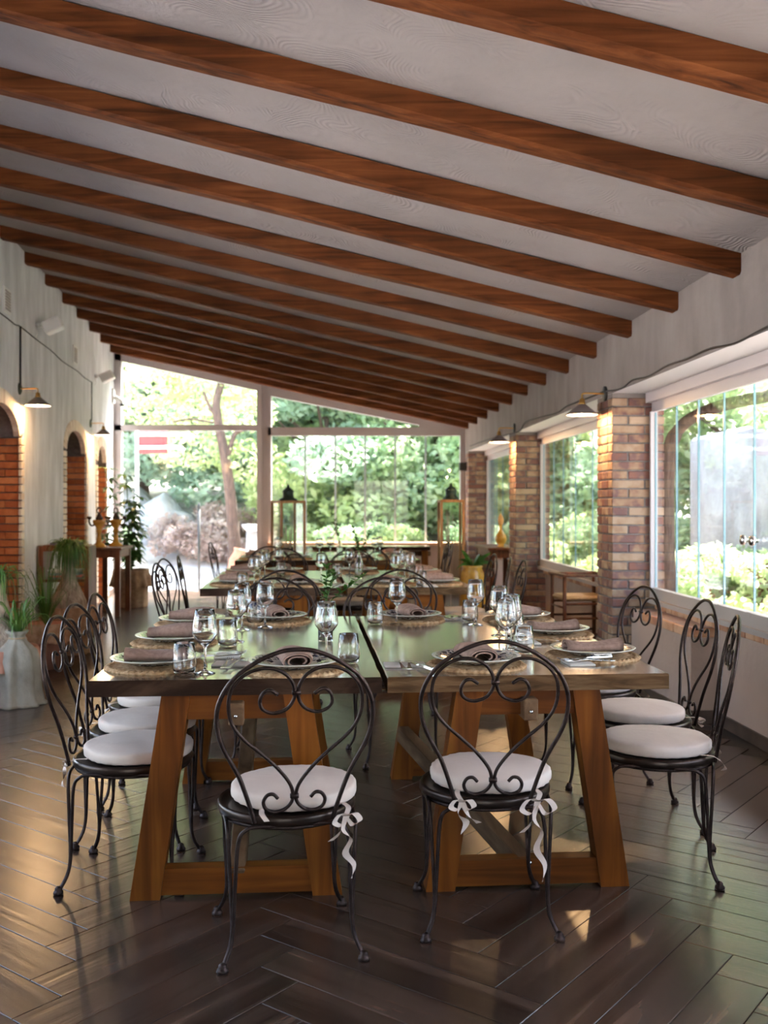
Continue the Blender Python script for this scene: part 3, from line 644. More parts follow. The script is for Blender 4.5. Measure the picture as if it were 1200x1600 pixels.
def chair(x, y, rz, label, group=None, cu=0, off=(0, 0), crz=0):
    global chair0
    if first[0]: c = chair0; first[0] = False; c['label'] = label; c.location = (x, y, 0); c.rotation_euler = (0, 0, rz)
    else:
        c = bpy.data.objects.new('bistro_chair', None); COL.objects.link(c); c.location = (x, y, 0); c.rotation_euler = (0, 0, rz); tag(c, label, 'chair')
        for ch in chair0.children:
            if ch.name.startswith('seat_cushion'): continue
            copy_tree(ch, parent=c)
    if group: c['group'] = group
    me, ty = CUSH[cu]; k = link('seat_cushion', me, c, (off[0], off[1], .432), crz)
    for t in ty: q = link('tie', t, k)
    return c
G1 = 'wrought iron chairs around the front table'
first_c = chair(-.298, 3.05, R(11.6), 'iron scroll-back chair with cream cushion, back to camera, at front left', G1, 2, (.025, .012), R(3))
chair(.324, 3.22, R(1.6), 'iron scroll-back chair with long ribbon bows, back to camera, at front right', G1, 1, (.022, .02), 0)
chair(-.90, 3.58, R(-90), 'nearest iron chair on the left side of the front table', G1, 3, (0, .02))
chair(-.975, 4.02, R(-92), 'middle iron chair on the left side of the front table', G1, 3, (0, .02), .6)
chair(-1.03, 4.52, R(-88), 'farthest iron chair on the left side of the front table', G1, 0, (0, .02), 1.)
chair(1.007, 3.67, R(75.5), 'nearest iron chair on the right, seen edge-on, cushion facing the table', G1, 0, (0, .005))
chair(1.083, 4.207, R(90), 'middle iron chair on the right side of the front table', G1, 3, (0, .01), .3)
chair(1.02, 4.876, R(101.8), 'farthest iron chair on the right, before the brick pillar', G1, 0)
chair(-.585, 5.2, R(183), 'iron chair at the far left end of the front table, facing camera', G1)
chair(.056, 5.24, R(194), 'iron chair at the far right end of the front table, facing camera', G1)
G2 = 'wrought iron chairs around the second table'
chair(-.62, 6.43, R(2), 'iron chair at near left end of second table, back to camera', G2)
chair(.12, 6.48, R(-3), 'iron chair at near right end of second table, back to camera', G2)
chair(-1.30, 6.90, R(-90), 'nearest of three iron chairs left of the second table', G2)
chair(-1.38, 7.42, R(-99), 'middle of three iron chairs left of the second table, edge-on', G2)
chair(-1.36, 7.95, R(-82), 'farthest of three iron chairs left of the second table', G2)
chair(.74, 7.25, R(92), 'nearest iron chair on the right of the second table', G2)
chair(.70, 7.72, R(84), 'middle iron chair on the right of the second table', G2)
chair(.63, 8.17, R(95), 'farthest iron chair on the right of the second table', G2)
chair(-.92, 8.98, R(182), 'iron chair at the far left end of the second table', G2)
chair(-.30, 9.0, R(178), 'iron chair at the far right end of the second table', G2)
G3 = 'wrought iron chairs around the third table'
chair(-1.12, 10.0, R(0), 'iron chair at near left end of the third table', G3)
chair(-.16, 10.0, R(0), 'iron chair at near right end of the third table', G3)
chair(-1.62, 10.9, R(-70), 'lone iron chair left of third table, before the garden tree', G3)
chair(.42, 10.9, R(80), 'nearer iron chair on the right of the third table', G3)
chair(.50, 11.5, R(95), 'farther iron chair on the right of the third table', G3)
# ------------------------------------------------------------------ trestle tables
def make_table(w, L, top, edge, variant):
    root = thing('trestle_table', 'x', 'table')
    t = MB(); rnd = random.Random(variant); n = 22; z0, z1 = .686, .74
    def edge_pts(sx): return [(sx*(w/2-.004+.004*mnoise.noise(Vector((i*.6, variant*5+sx, 0)))), -L/2+L*i/n) for i in range(n+1)]
    Lp, Rp = edge_pts(-1), edge_pts(1); vs = []; fs = []
    for (a, b) in zip(Lp, Rp):
        xs = [a[0], a[0]+.004, b[0]-.004, b[0]]
        vs += [(xs[0], a[1], z0), (xs[0], a[1], z1-.005), (xs[1], a[1], z1), (xs[2], b[1], z1), (xs[3], b[1], z1-.005), (xs[3], b[1], z0)]
    for i in range(n):
        for k in range(6):
            l = (k+1) % 6; fs.append((i*6+k, (i+1)*6+k, (i+1)*6+l, i*6+l))
    t.add(vs, [f_ for f_ in fs])
    for q, y, dy in ((0, -L/2, -.004), (n, L/2, .004)):
        b = q*6; fv = [vs[b+k] for k in range(6)]; t.mat = 1
        t.add(fv, [tuple(range(6)) if q == 0 else tuple(reversed(range(6)))])
    t.mat = 0
    o = obj('tabletop', t, [top, edge], root)
    for p in o.data.polygons:
        if abs(p.normal.z) < .5: p.material_index = 1
    yn, yf = -L/2+.06, L/2-.40
    for ye in (yn, yf):
        for sx in (-1, 1):
            l = MB(); l.prism([(sx*.255, 0), (sx*.355, 0), (sx*.25, .686), (sx*.155, .686)], lambda p: (p[0], -.04, p[1]), lambda p: (p[0], .04, p[1])); obj('leg', l, M['leg'], root, (0, ye, 0))
        fr = MB(); fr.prism([(-.275, .012), (.275, .012), (.26, .10), (-.26, .10)], lambda p: (p[0], -.030, p[1]), lambda p: (p[0], .030, p[1])); obj('foot_rail', fr, M['rail'], root, (0, ye, 0))
        tr = MB(); tr.prism([(-.18, .60), (.18, .60), (.165, .686), (-.165, .686)], lambda p: (p[0], -.026, p[1]), lambda p: (p[0], .026, p[1])); obj('top_rail', tr, M['rail'], root, (0, ye, 0))
    st = MB(); st.bbox((0, (yn+yf)/2, .625), (.05, yf-yn+.16, .075), .004); obj('stretcher', st, M['brace'], root)
    ya = Vector((0.0, yn-.02, .06)); yb = Vector((-.30, yf-.03, .22)) if variant else Vector((0, yf-.35, .62))
    d = yb-ya; q = d.to_track_quat('Y', 'Z').to_matrix(); br = MB(); br.bbox((ya+yb)/2, (.055, d.length, .075), .004, M=q); obj('brace', br, M['brace'], root)
    for (x, y, z) in ((0, yn-.081, .62), (0, yn-.062, .10)):
        bl = MB(); bl.T = Matrix.Translation((x, y, z)) @ Matrix.Rotation(R(90), 4, 'X'); bl.lathe([(.006, 0), (.006, .006), (0, .007)], 8); obj('bolt', bl, M['steel'], root)
    return root
TA = R(4.4)
def corner_place(t, xn, yn_, w, L, a=TA):          # near-left corner at (xn, yn_)
    c = Vector((xn, yn_)) + Vector((math.cos(a), math.sin(a)))*w/2 + Vector((-math.sin(a), math.cos(a)))*L/2
    t.location = (c.x, c.y, 0); t.rotation_euler = (0, 0, a); return t
GT = 'trestle tables pushed together in pairs'
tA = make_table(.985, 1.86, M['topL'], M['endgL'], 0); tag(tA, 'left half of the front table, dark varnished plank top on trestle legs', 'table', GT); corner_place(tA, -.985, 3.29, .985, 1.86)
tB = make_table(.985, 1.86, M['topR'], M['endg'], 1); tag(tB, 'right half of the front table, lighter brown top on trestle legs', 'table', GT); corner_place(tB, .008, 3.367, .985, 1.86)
corner_place(copy_tree(tA, 'left half of the second table, dark trestle with set places', group=GT), -1.29, 6.95, .985, 1.86)
corner_place(copy_tree(tB, 'right half of the second table, brown trestle with set places', group=GT), -.30, 7.026, .985, 1.86).scale = (.92, 1, 1)
corner_place(copy_tree(tA, 'left half of the third table, near the lantern', group=GT), -1.58, 10.5, .985, 1.86)
corner_place(copy_tree(tB, 'right half of the third table, near the potted plant', group=GT), -.59, 10.576, .985, 1.86)
t4 = copy_tree(tA, 'long table standing crosswise under the end window', group=GT); t4.location = (-.35, 14.45, 0); t4.rotation_euler = (0, 0, R(90)); t4.scale = (.8, 1.08, 1)
TZ = .7402
# ------------------------------------------------------------------ table settings
def mat_mesh():
    mb = MB(); n = 288; rings = [(0, 0)]; R_ = .18
    rr = np.linspace(.004, R_, 26); vs = []; fs = []
    for i, r in enumerate(rr):
        for k in range(n):
            a = 2*math.pi*k/n
            z = .006+.0035*abs(math.sin(r*math.pi/.0225+.0))
            if r > R_-.03: z = .004+.011*math.sin((r-(R_-.03))/.03*math.pi)**.7*(.62+.38*math.sin(a*48+(r-R_)*190)); 
            rj = r*(1+(.018*math.sin(a*48+1) if r > R_-.012 else 0)+.004*mnoise.noise(Vector((a*3, r*9, 0))))
            vs.append((rj*math.cos(a), rj*math.sin(a), max(.003, z)))
    nr = len(rr)
    for i in range(nr-1):
        for k in range(n): l = (k+1) % n; fs.append((i*n+k, i*n+l, (i+1)*n+l, (i+1)*n+k))
    fs.append(tuple(reversed(range(n))))
    b0 = len(vs)
    for k in range(n): a = 2*math.pi*k/n; vs.append((R_*.99*math.cos(a), R_*.99*math.sin(a), 0))
    for k in range(n): l = (k+1) % n; fs.append(((nr-1)*n+k, (nr-1)*n+l, b0+l, b0+k))
    fs.append(tuple(reversed([b0+k for k in range(n)])))
    mb.add(vs, fs, True); return mb.mesh('placemat', M['mat'])
ME = {}
ME['mat'] = mat_mesh()
ME['plate'] = MB().lathe([(0, .001), (.085, .001), (.09, 0), (.094, .003), (.125, .012), (.158, .02), (.162, .0235), (.158, .025), (.125, .017), (.095, .009), (.085, .006), (0, .006)], 56).mesh('plate', M['plate'])
def napkin_mesh(sq, seed):
    mb = MB(); n = 60; th = .003; nl = 12; Ln = .215; vs = []; fs = []
    cs = []
    for i in range(n):
        t = i/(n-1); a = -1.75*2*math.pi*(1-t)+R(215); r = .017+.022*t**.9
        x = r*1.35*math.cos(a); z = r*sq*math.sin(a); cs.append((x, z))
    zmin = min(c[1] for c in cs)-th
    off = []
    for i in range(n):
        a = cs[max(i-1, 0)]; b = cs[min(i+1, n-1)]; d = Vector((b[0]-a[0], b[1]-a[1])).normalized(); off.append((-d.y, d.x))
    prof = [(c[0]+o[0]*th, c[1]+o[1]*th-zmin) for c, o in zip(cs, off)] + [(c[0]-o[0]*th, c[1]-o[1]*th-zmin) for c, o in reversed(list(zip(cs, off)))]
    N = len(prof)
    for j in range(nl+1):
        u = j/nl; y = -Ln/2+Ln*u; s = 1+.10*math.sin(u*5+seed)+.05*math.sin(u*13+seed*2); dx = .006*math.sin(u*4+seed)
        for (x, z) in prof: vs.append((x*s+dx, y, max(z, 0)*(.85+.2*math.sin(u*3.3+seed*1.3))))
    for j in range(nl):
        for k in range(N): l = (k+1) % N; fs.append((j*N+k, j*N+l, (j+1)*N+l, (j+1)*N+k))
    for j in (0, nl):
        for k in range(n-1): fs.append((j*N+k, j*N+k+1, j*N+N-2-k, j*N+N-1-k))
    mb.add(vs, fs, True); return mb.mesh('napkin', M['linen'])
ME['nap'] = [napkin_mesh(.80, 0), napkin_mesh(.74, 2.2), napkin_mesh(.84, 4.1)]
ME['wine'] = MB().lathe([(0, 0), (.036, 0), (.037, .001), (.034, .003), (.012, .008), (.0045, .016), (.0038, .05), (.0040, .085), (.009, .096), (.028, .112), (.0425, .132), (.0445, .142), (.0425, .165), (.0375, .195), (.0335, .220), (.0328, .2205), (.0325, .220), (.0365, .195), (.0413, .165), (.0432, .142), (.041, .133), (.027, .1145), (.010, .101), (0, .0985)], 40).mesh('wine_glass', M['glass'])
ME['tumb'] = MB().lathe([(0, 0), (.029, 0), (.034, .003), (.0405, .022), (.0415, .035), (.039, .07), (.035, .108), (.0343, .109), (.0337, .108), (.0375, .07), (.0397, .036), (.0385, .024), (.032, .010), (0, .009)], 40).mesh('tumbler', M['glass'])
def fork_mesh():
    mb = MB(); L = [(-.10, .0085, .004), (-.085, .009, .004), (-.05, .006, .006), (0, .0035, .010), (.03, .004, .009), (.045, .008, .006), (.055, .0115, .006), (.065, .012, .007)]
    vs = []; fs = []
    for (y, w_, z) in L: vs += [(-w_, y, z), (w_, y, z), (w_, y, z+.0018), (-w_, y, z+.0018)]
    for i in range(len(L)-1):
        for k in range(4): l = (k+1) % 4; fs.append((i*4+k, i*4+l, (i+1)*4+l, (i+1)*4+k))
    fs += [(3, 2, 1, 0), tuple(len(vs)-4+k for k in range(4))]; mb.add(vs, fs)
    for k in range(4):
        x = -.0102+.0068*k; mb.tube([(x, .063, .008), (x, .085, .0075), (x*.95, .105, .012)], [.0016, .0014, .0008], 5)
    return mb.mesh('fork', M['steel'])
def knife_mesh():
    mb = MB(); L = [(-.11, .008, .008), (-.05, .009, .009), (0, .0055, .006), (.02, .009, .0025), (.07, .010, .002), (.105, .006, .0015), (.115, .001, .001)]
    vs = []; fs = []
    for (y, w_, h) in L: vs += [(-w_, y, 0.001), (w_, y, 0.001), (w_*.7, y, .001+h), (-w_*.7, y, .001+h)]
    for i in range(len(L)-1):
        for k in range(4): l = (k+1) % 4; fs.append((i*4+k, i*4+l, (i+1)*4+l, (i+1)*4+k))
    fs += [(3, 2, 1, 0), tuple(len(vs)-4+k for k in range(4))]; mb.add(vs, fs); return mb.mesh('knife', M['steel'])
ME['fork'] = fork_mesh(); ME['knife'] = knife_mesh()
ME['serv'] = MB().bbox((0, 0, .004), (.095, .15, .008), .002).mesh('serviette', M['paper'])
def item(name, me, label, cat, x, y, z, rz=0, group=None): return tag(link(name, me, None, (x, y, z), rz), label, cat, group)
def place(x, y, rz, where, grp, nv=0, plate=True):
    item('placemat', ME['mat'], 'round braided seagrass placemat at ' + where, 'placemat', x, y, TZ, rz*1.7, 'placemats on the ' + grp)
    if plate:
        item('plate', ME['plate'], 'patterned cream plate at ' + where, 'plate', x, y, TZ+.0155, rz, 'plates on the ' + grp)
    item('napkin', ME['nap'][nv], 'rolled taupe linen napkin at ' + where, 'napkin', x, y, TZ+.0235 if True else 0, rz, 'napkins on the ' + grp)
g = 'front table'
place(-.318, 3.515, R(14), 'the front table place of the front left chair', g, 0)
place(.334, 3.61, R(12), 'the front table place of the front right chair', g, 0)
place(-.82, 3.58, R(-82), 'the nearest left-side place of the front table', g, 1)
place(-.885, 4.2, R(-86), 'the middle left-side place of the front table', g, 2)
place(-.935, 4.85, R(-86), 'the farthest left-side place of the front table', g, 2)
place(.80, 3.82, R(95), 'the nearest right-side place of the front table', g, 1)
place(.755, 4.45, R(97), 'the middle right-side place of the front table', g, 1)
place(.68, 5.04, R(98), 'the farthest right-side place of the front table', g, 2)
place(-.545, 4.98, R(195), 'the far left end place of the front table', g, 0)
place(.13, 5.03, R(196), 'the far right end place of the front table', g, 0)
WN = [(-.619, 3.44, 'by the nearest left-side place'), (-.63, 4.24, 'by the middle left-side place'), (-.66, 4.63, 'by the farthest left-side place'), (-.565, 4.73, 'before the far left end plate'), (-.216, 3.73, 'behind the front left chair plate'), (.063, 4.87, 'before the far right end plate'), (.444, 4.83, 'by the farthest right-side place, beside cutlery'), (.514, 4.44, 'by the middle right-side place'), (.515, 4.03, 'rear one of the close pair right of centre'), (.475, 3.87, 'front one of the close pair right of centre')]
for x, y, l in WN: item('wine_glass', ME['wine'], 'stemmed wine glass ' + l + ', front table', 'wine glass', x, y, TZ, 0, 'wine glasses on the front table')
TB = [(-.686, 3.42, 'at the near left corner, by the nearest left plate'), (-.644, 4.1, 'by the middle left-side plate'), (-.63, 4.87, 'beside the far left end plate'), (-.13, 3.66, 'by the table seam, behind the front left chair'), (-.044, 4.86, 'just past the seam by the far right end plate'), (.427, 4.95, 'beside the farthest right-side wine glass'), (.547, 3.9, 'beside the close pair of wine glasses'), (.57, 4.33, 'behind the close pair, by the middle right plate')]
for x, y, l in TB: item('tumbler', ME['tumb'], 'water tumbler ' + l + ', front table', 'tumbler', x, y, TZ, 0, 'tumblers on the front table')
def cutlery(x, y, rz, where, knife=True, group='front table'):
    q = Matrix.Rotation(rz, 2)
    def p(dx, dy): v = q @ Vector((dx, dy)); return x+v.x, y+v.y
    item('serviette', ME['serv'], 'folded cream paper serviette under cutlery ' + where, 'serviette', x, y, TZ, rz+R(90), 'serviettes on the ' + group)
    for k, dx in ((0, -.02), (1, .012)):
        a, b = p(dx, -.035); item('fork', ME['fork'], ('left' if k == 0 else 'right') + ' steel fork of the pair ' + where, 'fork', a, b, TZ+.006, rz+R(4-8*k), 'forks on the ' + group)
    if knife: a, b = p(.05, -.05); item('knife', ME['knife'], 'steel knife lying on the serviette ' + where, 'knife', a, b, TZ+.008, rz+R(18), 'knives on the ' + group)
cutlery(-.545, 3.62, R(-3), 'left of the front left chair plate', False)
cutlery(.075, 3.60, R(4), 'just right of the seam at the near end')
cutlery(.71, 3.66, R(95), 'below the nearest right-side plate')
cutlery(-.60, 3.83, R(-85), 'above the nearest left-side plate')
cutlery(.36, 5.06, R(185), 'beside the far right end plate')
cutlery(.60, 4.20, R(95), 'below the middle right-side plate', False)
g = 'second table'
P2 = [(-1.10, 7.32, -84, 'nearest left-side place'), (-1.15, 7.93, -86, 'middle left-side place'), (-1.2, 8.5, -86, 'farthest left-side place'), (.40, 7.38, 96, 'nearest right-side place'), (.35, 7.95, 96, 'middle right-side place'), (.30, 8.5, 96, 'farthest right-side place'), (-.62, 7.24, 12, 'near left end place'), (.06, 7.30, 12, 'near right end place'), (-.86, 8.58, 190, 'far left end place'), (-.22, 8.62, 190, 'far right end place')]
for i, (x, y, a, l) in enumerate(P2): place(x, y, R(a), 'the ' + l + ' of the second table', g, i % 3)
W2 = [(-.93, 7.13), (-.97, 8.1), (-.9, 8.5), (-.48, 7.6), (-.29, 8.36), (.12, 8.45), (.09, 7.52), (.165, 8.0), (.20, 7.64), (-.95, 7.62)]
N2 = ['leftmost, by the nearest left-side plate', 'by the middle left-side plate', 'by the farthest left-side plate', 'behind the near left end plate', 'left of the centre bottle, at the seam', 'by the farthest right-side plate', 'nearest of the right-hand cluster', 'third of the right-hand cluster', 'second of the right-hand cluster', 'between the two nearer left-side plates']
for (x, y), l in zip(W2, N2): item('wine_glass', ME['wine'], 'wine glass on the second table, ' + l, 'wine glass', x, y, TZ, 0, 'wine glasses on the second table')
for x, y, l in [(-1.0, 7.02, 'at its near left edge'), (.27, 7.8, 'rear one by the right-side napkins'), (.27, 7.18, 'near one by the right-side napkins'), (-.38, 8.1, 'beside the seam'), (-.86, 8.28, 'by the farthest left plate')]:
    item('tumbler', ME['tumb'], 'water tumbler on the second table, ' + l, 'tumbler', x, y, TZ, 0, 'tumblers on the second table')
cutlery(-.30, 7.25, R(4), 'near the seam of the second table', False, g)
cutlery(.33, 7.14, R(95), 'on the near right corner of the second table', False, g)
g = 'third table'
P3 = [(-1.40, 10.85, -84, 'nearest left-side place'), (-1.45, 11.5, -86, 'farther left-side place'), (.17, 10.95, 96, 'nearest right-side place'), (.10, 11.6, 96, 'farther right-side place'), (-.95, 10.8, 10, 'near left end place'), (-.28, 10.85, 10, 'near right end place')]
for i, (x, y, a, l) in enumerate(P3): place(x, y, R(a), 'the ' + l + ' of the third table', g, i % 3)
for x, y, l in [(-1.17, 10.95, 'by the nearest left-side plate'), (-1.2, 11.4, 'by the farther left-side plate'), (-.72, 11.1, 'behind the near left end plate'), (-.1, 11.15, 'behind the near right end plate'), (-.05, 11.6, 'by the farther right-side plate'), (-.62, 11.5, 'in the middle, by the green sprig')]:
    item('wine_glass', ME['wine'], 'wine glass on the third table, ' + l, 'wine glass', x, y, TZ, 0, 'wine glasses on the third table')
for x, y, l in [(-.85, 11.3, 'left of the sprig'), (-.40, 11.3, 'right of the sprig'), (-.15, 10.75, 'by the near right end plate')]:
    item('tumbler', ME['tumb'], 'water tumbler on the third table, ' + l, 'tumbler', x, y, TZ, 0, 'tumblers on the third table')
# sprigs in bottles
def leaf(mb, p, d, up, L, w, droop=.2, n=5):
    p = Vector(p); d = Vector(d).normalized(); s = d.cross(Vector(up)).normalized() if d.cross(Vector(up)).length > .01 else Vector((1, 0, 0)); pts = []; ws = []
    for i in range(n+1):
        t = i/n; q = p + d*L*t + Vector((0, 0, -droop*L*t*t)); pts.append(q); ws.append(s*w*math.sin(math.pi*min(1, .06+t*.94))**.8 + Vector((0, 0, .0)))
    mb.ribbon(pts, ws)
def make_sprig(seed, hb=.17):
    rnd = random.Random(seed); root = thing('bottle_vase', 'x', 'vase')
    b = MB(); b.lathe([(0, 0), (.028, 0), (.032, .004), (.032, hb*.55), (.026, hb*.68), (.013, hb*.82), (.013, hb*.97), (.016, hb), (.012, hb), (.010, hb*.97), (.010, hb*.82), (.023, hb*.67), (.0285, hb*.55), (.0285, .01), (0, .008)], 28); obj('bottle', b, M['glass'], root)
    st = MB(); lf = MB()
    for k in range(3):
        a = rnd.uniform(0, 6.28); tilt = rnd.uniform(.12, .38) if k else .1; L = rnd.uniform(.22, .30) if k else .32
        tip = Vector((math.cos(a)*tilt*L*1.6, math.sin(a)*tilt*L*1.6, L)); pts = smooth_path([(0, 0, .03), (tip.x*.1, tip.y*.1, hb*.95), tip*.6+Vector((0, 0, .06)), tip], 5); st.tube(pts, .0022, 5)
        for i in range(6, len(pts)):
            for q in range(3):
                b_ = rnd.uniform(0, 6.28); leaf(lf, pts[i], (math.cos(b_), math.sin(b_), rnd.uniform(.1, .9)), (0, 0, 1), rnd.uniform(.035, .06), .0085)
    obj('stem', st, M['leafI'], root); o = obj('leaves', lf, M['leafI'], root); o['kind'] = 'stuff'
    return root
s1 = make_sprig(3); s1.location = (-.25, 4.25, TZ); tag(s1, 'clear bottle vase with leafy green sprig on the front table', 'vase', 'bottle vases with sprigs')
copy_tree(s1, 'slim clear bottle with green sprig in the middle of the second table', (-.20, 7.9, TZ), 1.0, 'bottle vases with sprigs').scale = (1.05, 1.05, 1.25)
copy_tree(s1, 'bottle with green sprig on the third table before the end window', (-.50, 11.25, TZ), 2.2, 'bottle vases with sprigs').scale = (1.1, 1.1, 1.3)
# ------------------------------------------------------------------ wall lamps
def make_lamp(x, y, z, dirx, label, rz):
    r = thing('wall_lamp', label, 'wall lamp', (x, y, z), rz, 'cone wall lamps with brass arms'); s = dirx
    b = MB(); b.T = Matrix.Rotation(R(90), 4, 'Y'); b.lathe([(0, -.012), (.055, -.012), (.055, .006), (.045, .012), (0, .014)], 24); obj('backplate', b, M['black'], r)
    a = MB(); a.tube(smooth_path([(0, 0, 0), (s*.10, 0, .004), (s*.165, 0, .002), (s*.172, 0, -.02), (s*.172, 0, -.04)], 4), .006, 8); obj('arm', a, M['brass'], r)
    k = MB(); k.lathe([(0, -.035), (.016, -.035), (.021, -.045), (.021, -.062), (.026, -.068), (.026, -.076), (.02, -.08), (0, -.08)], 18, (s*.172, 0, 0)); obj('socket', k, M['brass'], r)
    h = MB(); h.lathe([(.02, -.074), (.028, -.078), (.112, -.148), (.115, -.156), (.112, -.156), (.10, -.145), (.025, -.084), (.02, -.08)], 36, (s*.172, 0, 0)); ho = obj('shade', h, [M['shade'], M['white']], r)
    for p in ho.data.polygons:
        if p.index >= 36*3: p.material_index = 1
    g = MB(); g.lathe([(0, -.08), (.012, -.085), (.014, -.10), (.024, -.118), (.026, -.13), (.018, -.145), (0, -.150)], 16, (s*.172, 0, 0)); obj('bulb', g, M['bulb'], r)
    L = bpy.data.lights.new('lamp_light', 'POINT'); L.energy = 7; L.color = (1, .60, .28); L.shadow_soft_size = .02
    lo = bpy.data.objects.new('lamp_light', L); COL.objects.link(lo); lo.parent = r; lo.location = (s*.172, 0, -.165)
make_lamp(XR(7.30), 7.30, 2.14, -1, 'grey cone wall lamp on the nearest right pillar', 0)
make_lamp(XR(10.95), 10.95, 2.17, -1, 'grey cone wall lamp on the second right pillar', 0)
make_lamp(XL(9.12), 9.12, 2.39, 1, 'lit cone wall lamp on left wall above the nearest arch', 0)
make_lamp(XL(12.96), 12.96, 2.39, 1, 'small cone wall lamp on left wall between the far arches', 0)
# cables
def cable(pts, label, mat=M['cable'], r=.006):
    c = MB(); c.tube(smooth_path(pts, 6), r, 6); return tag(obj('cable', c, mat), label, 'cable')
P = [];
for (px, py) in [(-60, 452), (0, 490), (22, 507), (30, 510), (55, 530), (80, 549), (97, 565), (120, 580), (131, 590), (142, 597)]:
    s = (405-px)/2.2; Y = F/s; P.append((XL(Y)+.008, Y, H+(HY-py)/s))
cable(P, 'dark twisted cable draped along the left wall')
Y = F/((405-30)/2.2); cable([(XL(Y)+.012, Y, H+(HY-y)/(F/Y)) for y in (510, 540, 575, 602)], 'twisted cable hanging down to the nearer left lamp', r=.010)
Y = F/((405-142)/2.2); cable([(XL(Y)+.012, Y, H+(HY-y)/(F/Y)) for y in (597, 615, 640, 657)], 'thin cable hanging down to the farther left lamp', r=.008)
P = []
for (px, py) in [(735, 697), (760, 688), (785, 681), (806, 676), (815, 672), (822, 660), (845, 652), (872, 645), (888, 634), (920, 622), (946, 612), (962, 610), (975, 606), (990, 594), (1015, 588), (1043, 572), (1075, 561), (1111, 545), (1150, 537), (1197, 513), (1240, 492)]:
    s = (px-520)/2.0; Y = F/s; P.append((XR(Y)-.008, Y, H+(HY-py)/s))
cable(P, 'dark cable looping along the right wall between lamps')
# fittings on the left wall
def onleft(px, py): s = (405-px)/2.2; Y = F/s; return Vector((XL(Y), Y, H+(HY-py)/s))
for (px, py, l) in [(9, 470, 'white square vent cover on the left wall, nearer'), (116, 555, 'white square vent cover on the left wall, farther')]:
    p = onleft(px, py); r = thing('vent_cover', l, 'vent', p, lang, 'vent covers on the left wall')
    b = MB(); b.bbox((.008, 0, 0), (.016, .22, .22), .004); obj('frame', b, M['wplast'], r)
    for k in range(7): q = MB(); q.box((.019, 0, -.075+.025*k), (.008, .17, .016)); obj('slat', q, M['alu2'], r)
for (px, py, l) in [(56, 508, 'white emergency floodlight on the left wall, nearer'), (148, 588, 'white emergency floodlight on the left wall, farther')]:
    p = onleft(px, py); r = thing('floodlight', l, 'floodlight', p, lang, 'floodlights on the left wall')
    b = MB(); b.tube([(0, 0, 0), (.06, 0, .0)], .025, 10); obj('bracket', b, M['wplast'], r)
    b = MB(); q = Matrix.Rotation(R(-25), 3, 'Y'); b.bbox((.16, .02, 0), (.18, .16, .12), .012, M=q); obj('housing', b, M['wplast'], r)
    b = MB(); b.tube([(0, -.02, -.02), (.02, -.02, -.09), (0, -.02, -.13)], .005, 5); obj('wire', b, M['wplast'], r)
p = onleft(177, 620); r = thing('security_camera', 'small white security camera by the left end of the glass wall', 'camera', p+Vector((0, -.1, 0)), 0)
b = MB(); b.bbox((.02, 0, 0), (.04, .10, .22), .006); obj('mount', b, M['wplast'], r)
b = MB(); b.tube([(.04, 0, -.02), (.10, -.01, -.04), (.17, -.02, -.10)], .03, 10); obj('body', b, M['wplast'], r)
b = MB(); b.lathe([(0, -.03), (.035, -.02), (.04, 0), (.03, .015), (0, .015)], 14, (.17, -.02, -.13)); obj('lens', b, M['black'], r)
b = MB(); b.bbox((0, 0, 0), (.13, .10, .12), .01); tag(obj('speaker', b, M['black'], None, at(724, 729, 14.9)), 'small black speaker box at the right post of the end window', 'speaker')
# ------------------------------------------------------------------ lanterns
def lantern(x, y, rz, wd, ht, label):
    r = thing('lantern', label, 'lantern', (x, y, 0), rz, 'tall wooden floor lanterns'); h = wd/2
    for sx in (-1, 1):
        for sy in (-1, 1): b = MB(); b.bbox((sx*h, sy*h, ht/2), (.03, .03, ht), .003); obj('post', b, M['lwood'], r)
    for z in (.06, ht-.015):
        b = MB()
        for s in (-1, 1): b.box((0, s*h, z), (wd, .028, .03)); b.box((s*h, 0, z), (.028, wd, .03))
        obj('rim', b, M['lwood'], r)
    b = MB(); b.box((0, 0, .05), (wd, wd, .02)); obj('base', b, M['lwood'], r)
    for s in (-1, 1):
        g_ = MB(); g_.box((0, s*h, ht/2+.03), (wd-.03, .003, ht-.12)); obj('glass_pane', g_, M['pane'], r); g_ = MB(); g_.box((s*h, 0, ht/2+.03), (.003, wd-.03, ht-.12)); obj('glass_pane', g_, M['pane'], r)
    c = MB(); c.lathe([(wd*.40, ht), (wd*.36, ht+.02), (.07, ht+.04), (.065, ht+.10), (.075, ht+.11), (.05, ht+.14), (.02, ht+.16), (.012, ht+.19), (0, ht+.20)], 16); obj('cap', c, plain('dark_green_metal', (.03, .05, .045), .5, .6), r)
    t = MB(); rnd = random.Random(x)
    for k in range(12):
        a = rnd.uniform(0, 6.28); q = rnd.uniform(.03, h*.8); t.tube(smooth_path([(0, 0, .07), (q*.3*math.cos(a), q*.3*math.sin(a), .6), (q*math.cos(a), q*math.sin(a), ht*rnd.uniform(.7, .92))], 4), .004, 5)
    o = obj('dry_twigs', t, M['dry'], r); o['kind'] = 'stuff'
lantern(-1.17, 12.15, R(28), .30, 1.38, 'tall wooden lantern with green cap left of the end window tables')
lantern(.80, 11.9, R(4), .26, 1.39, 'tall wooden lantern with green cap at the right of the end window')
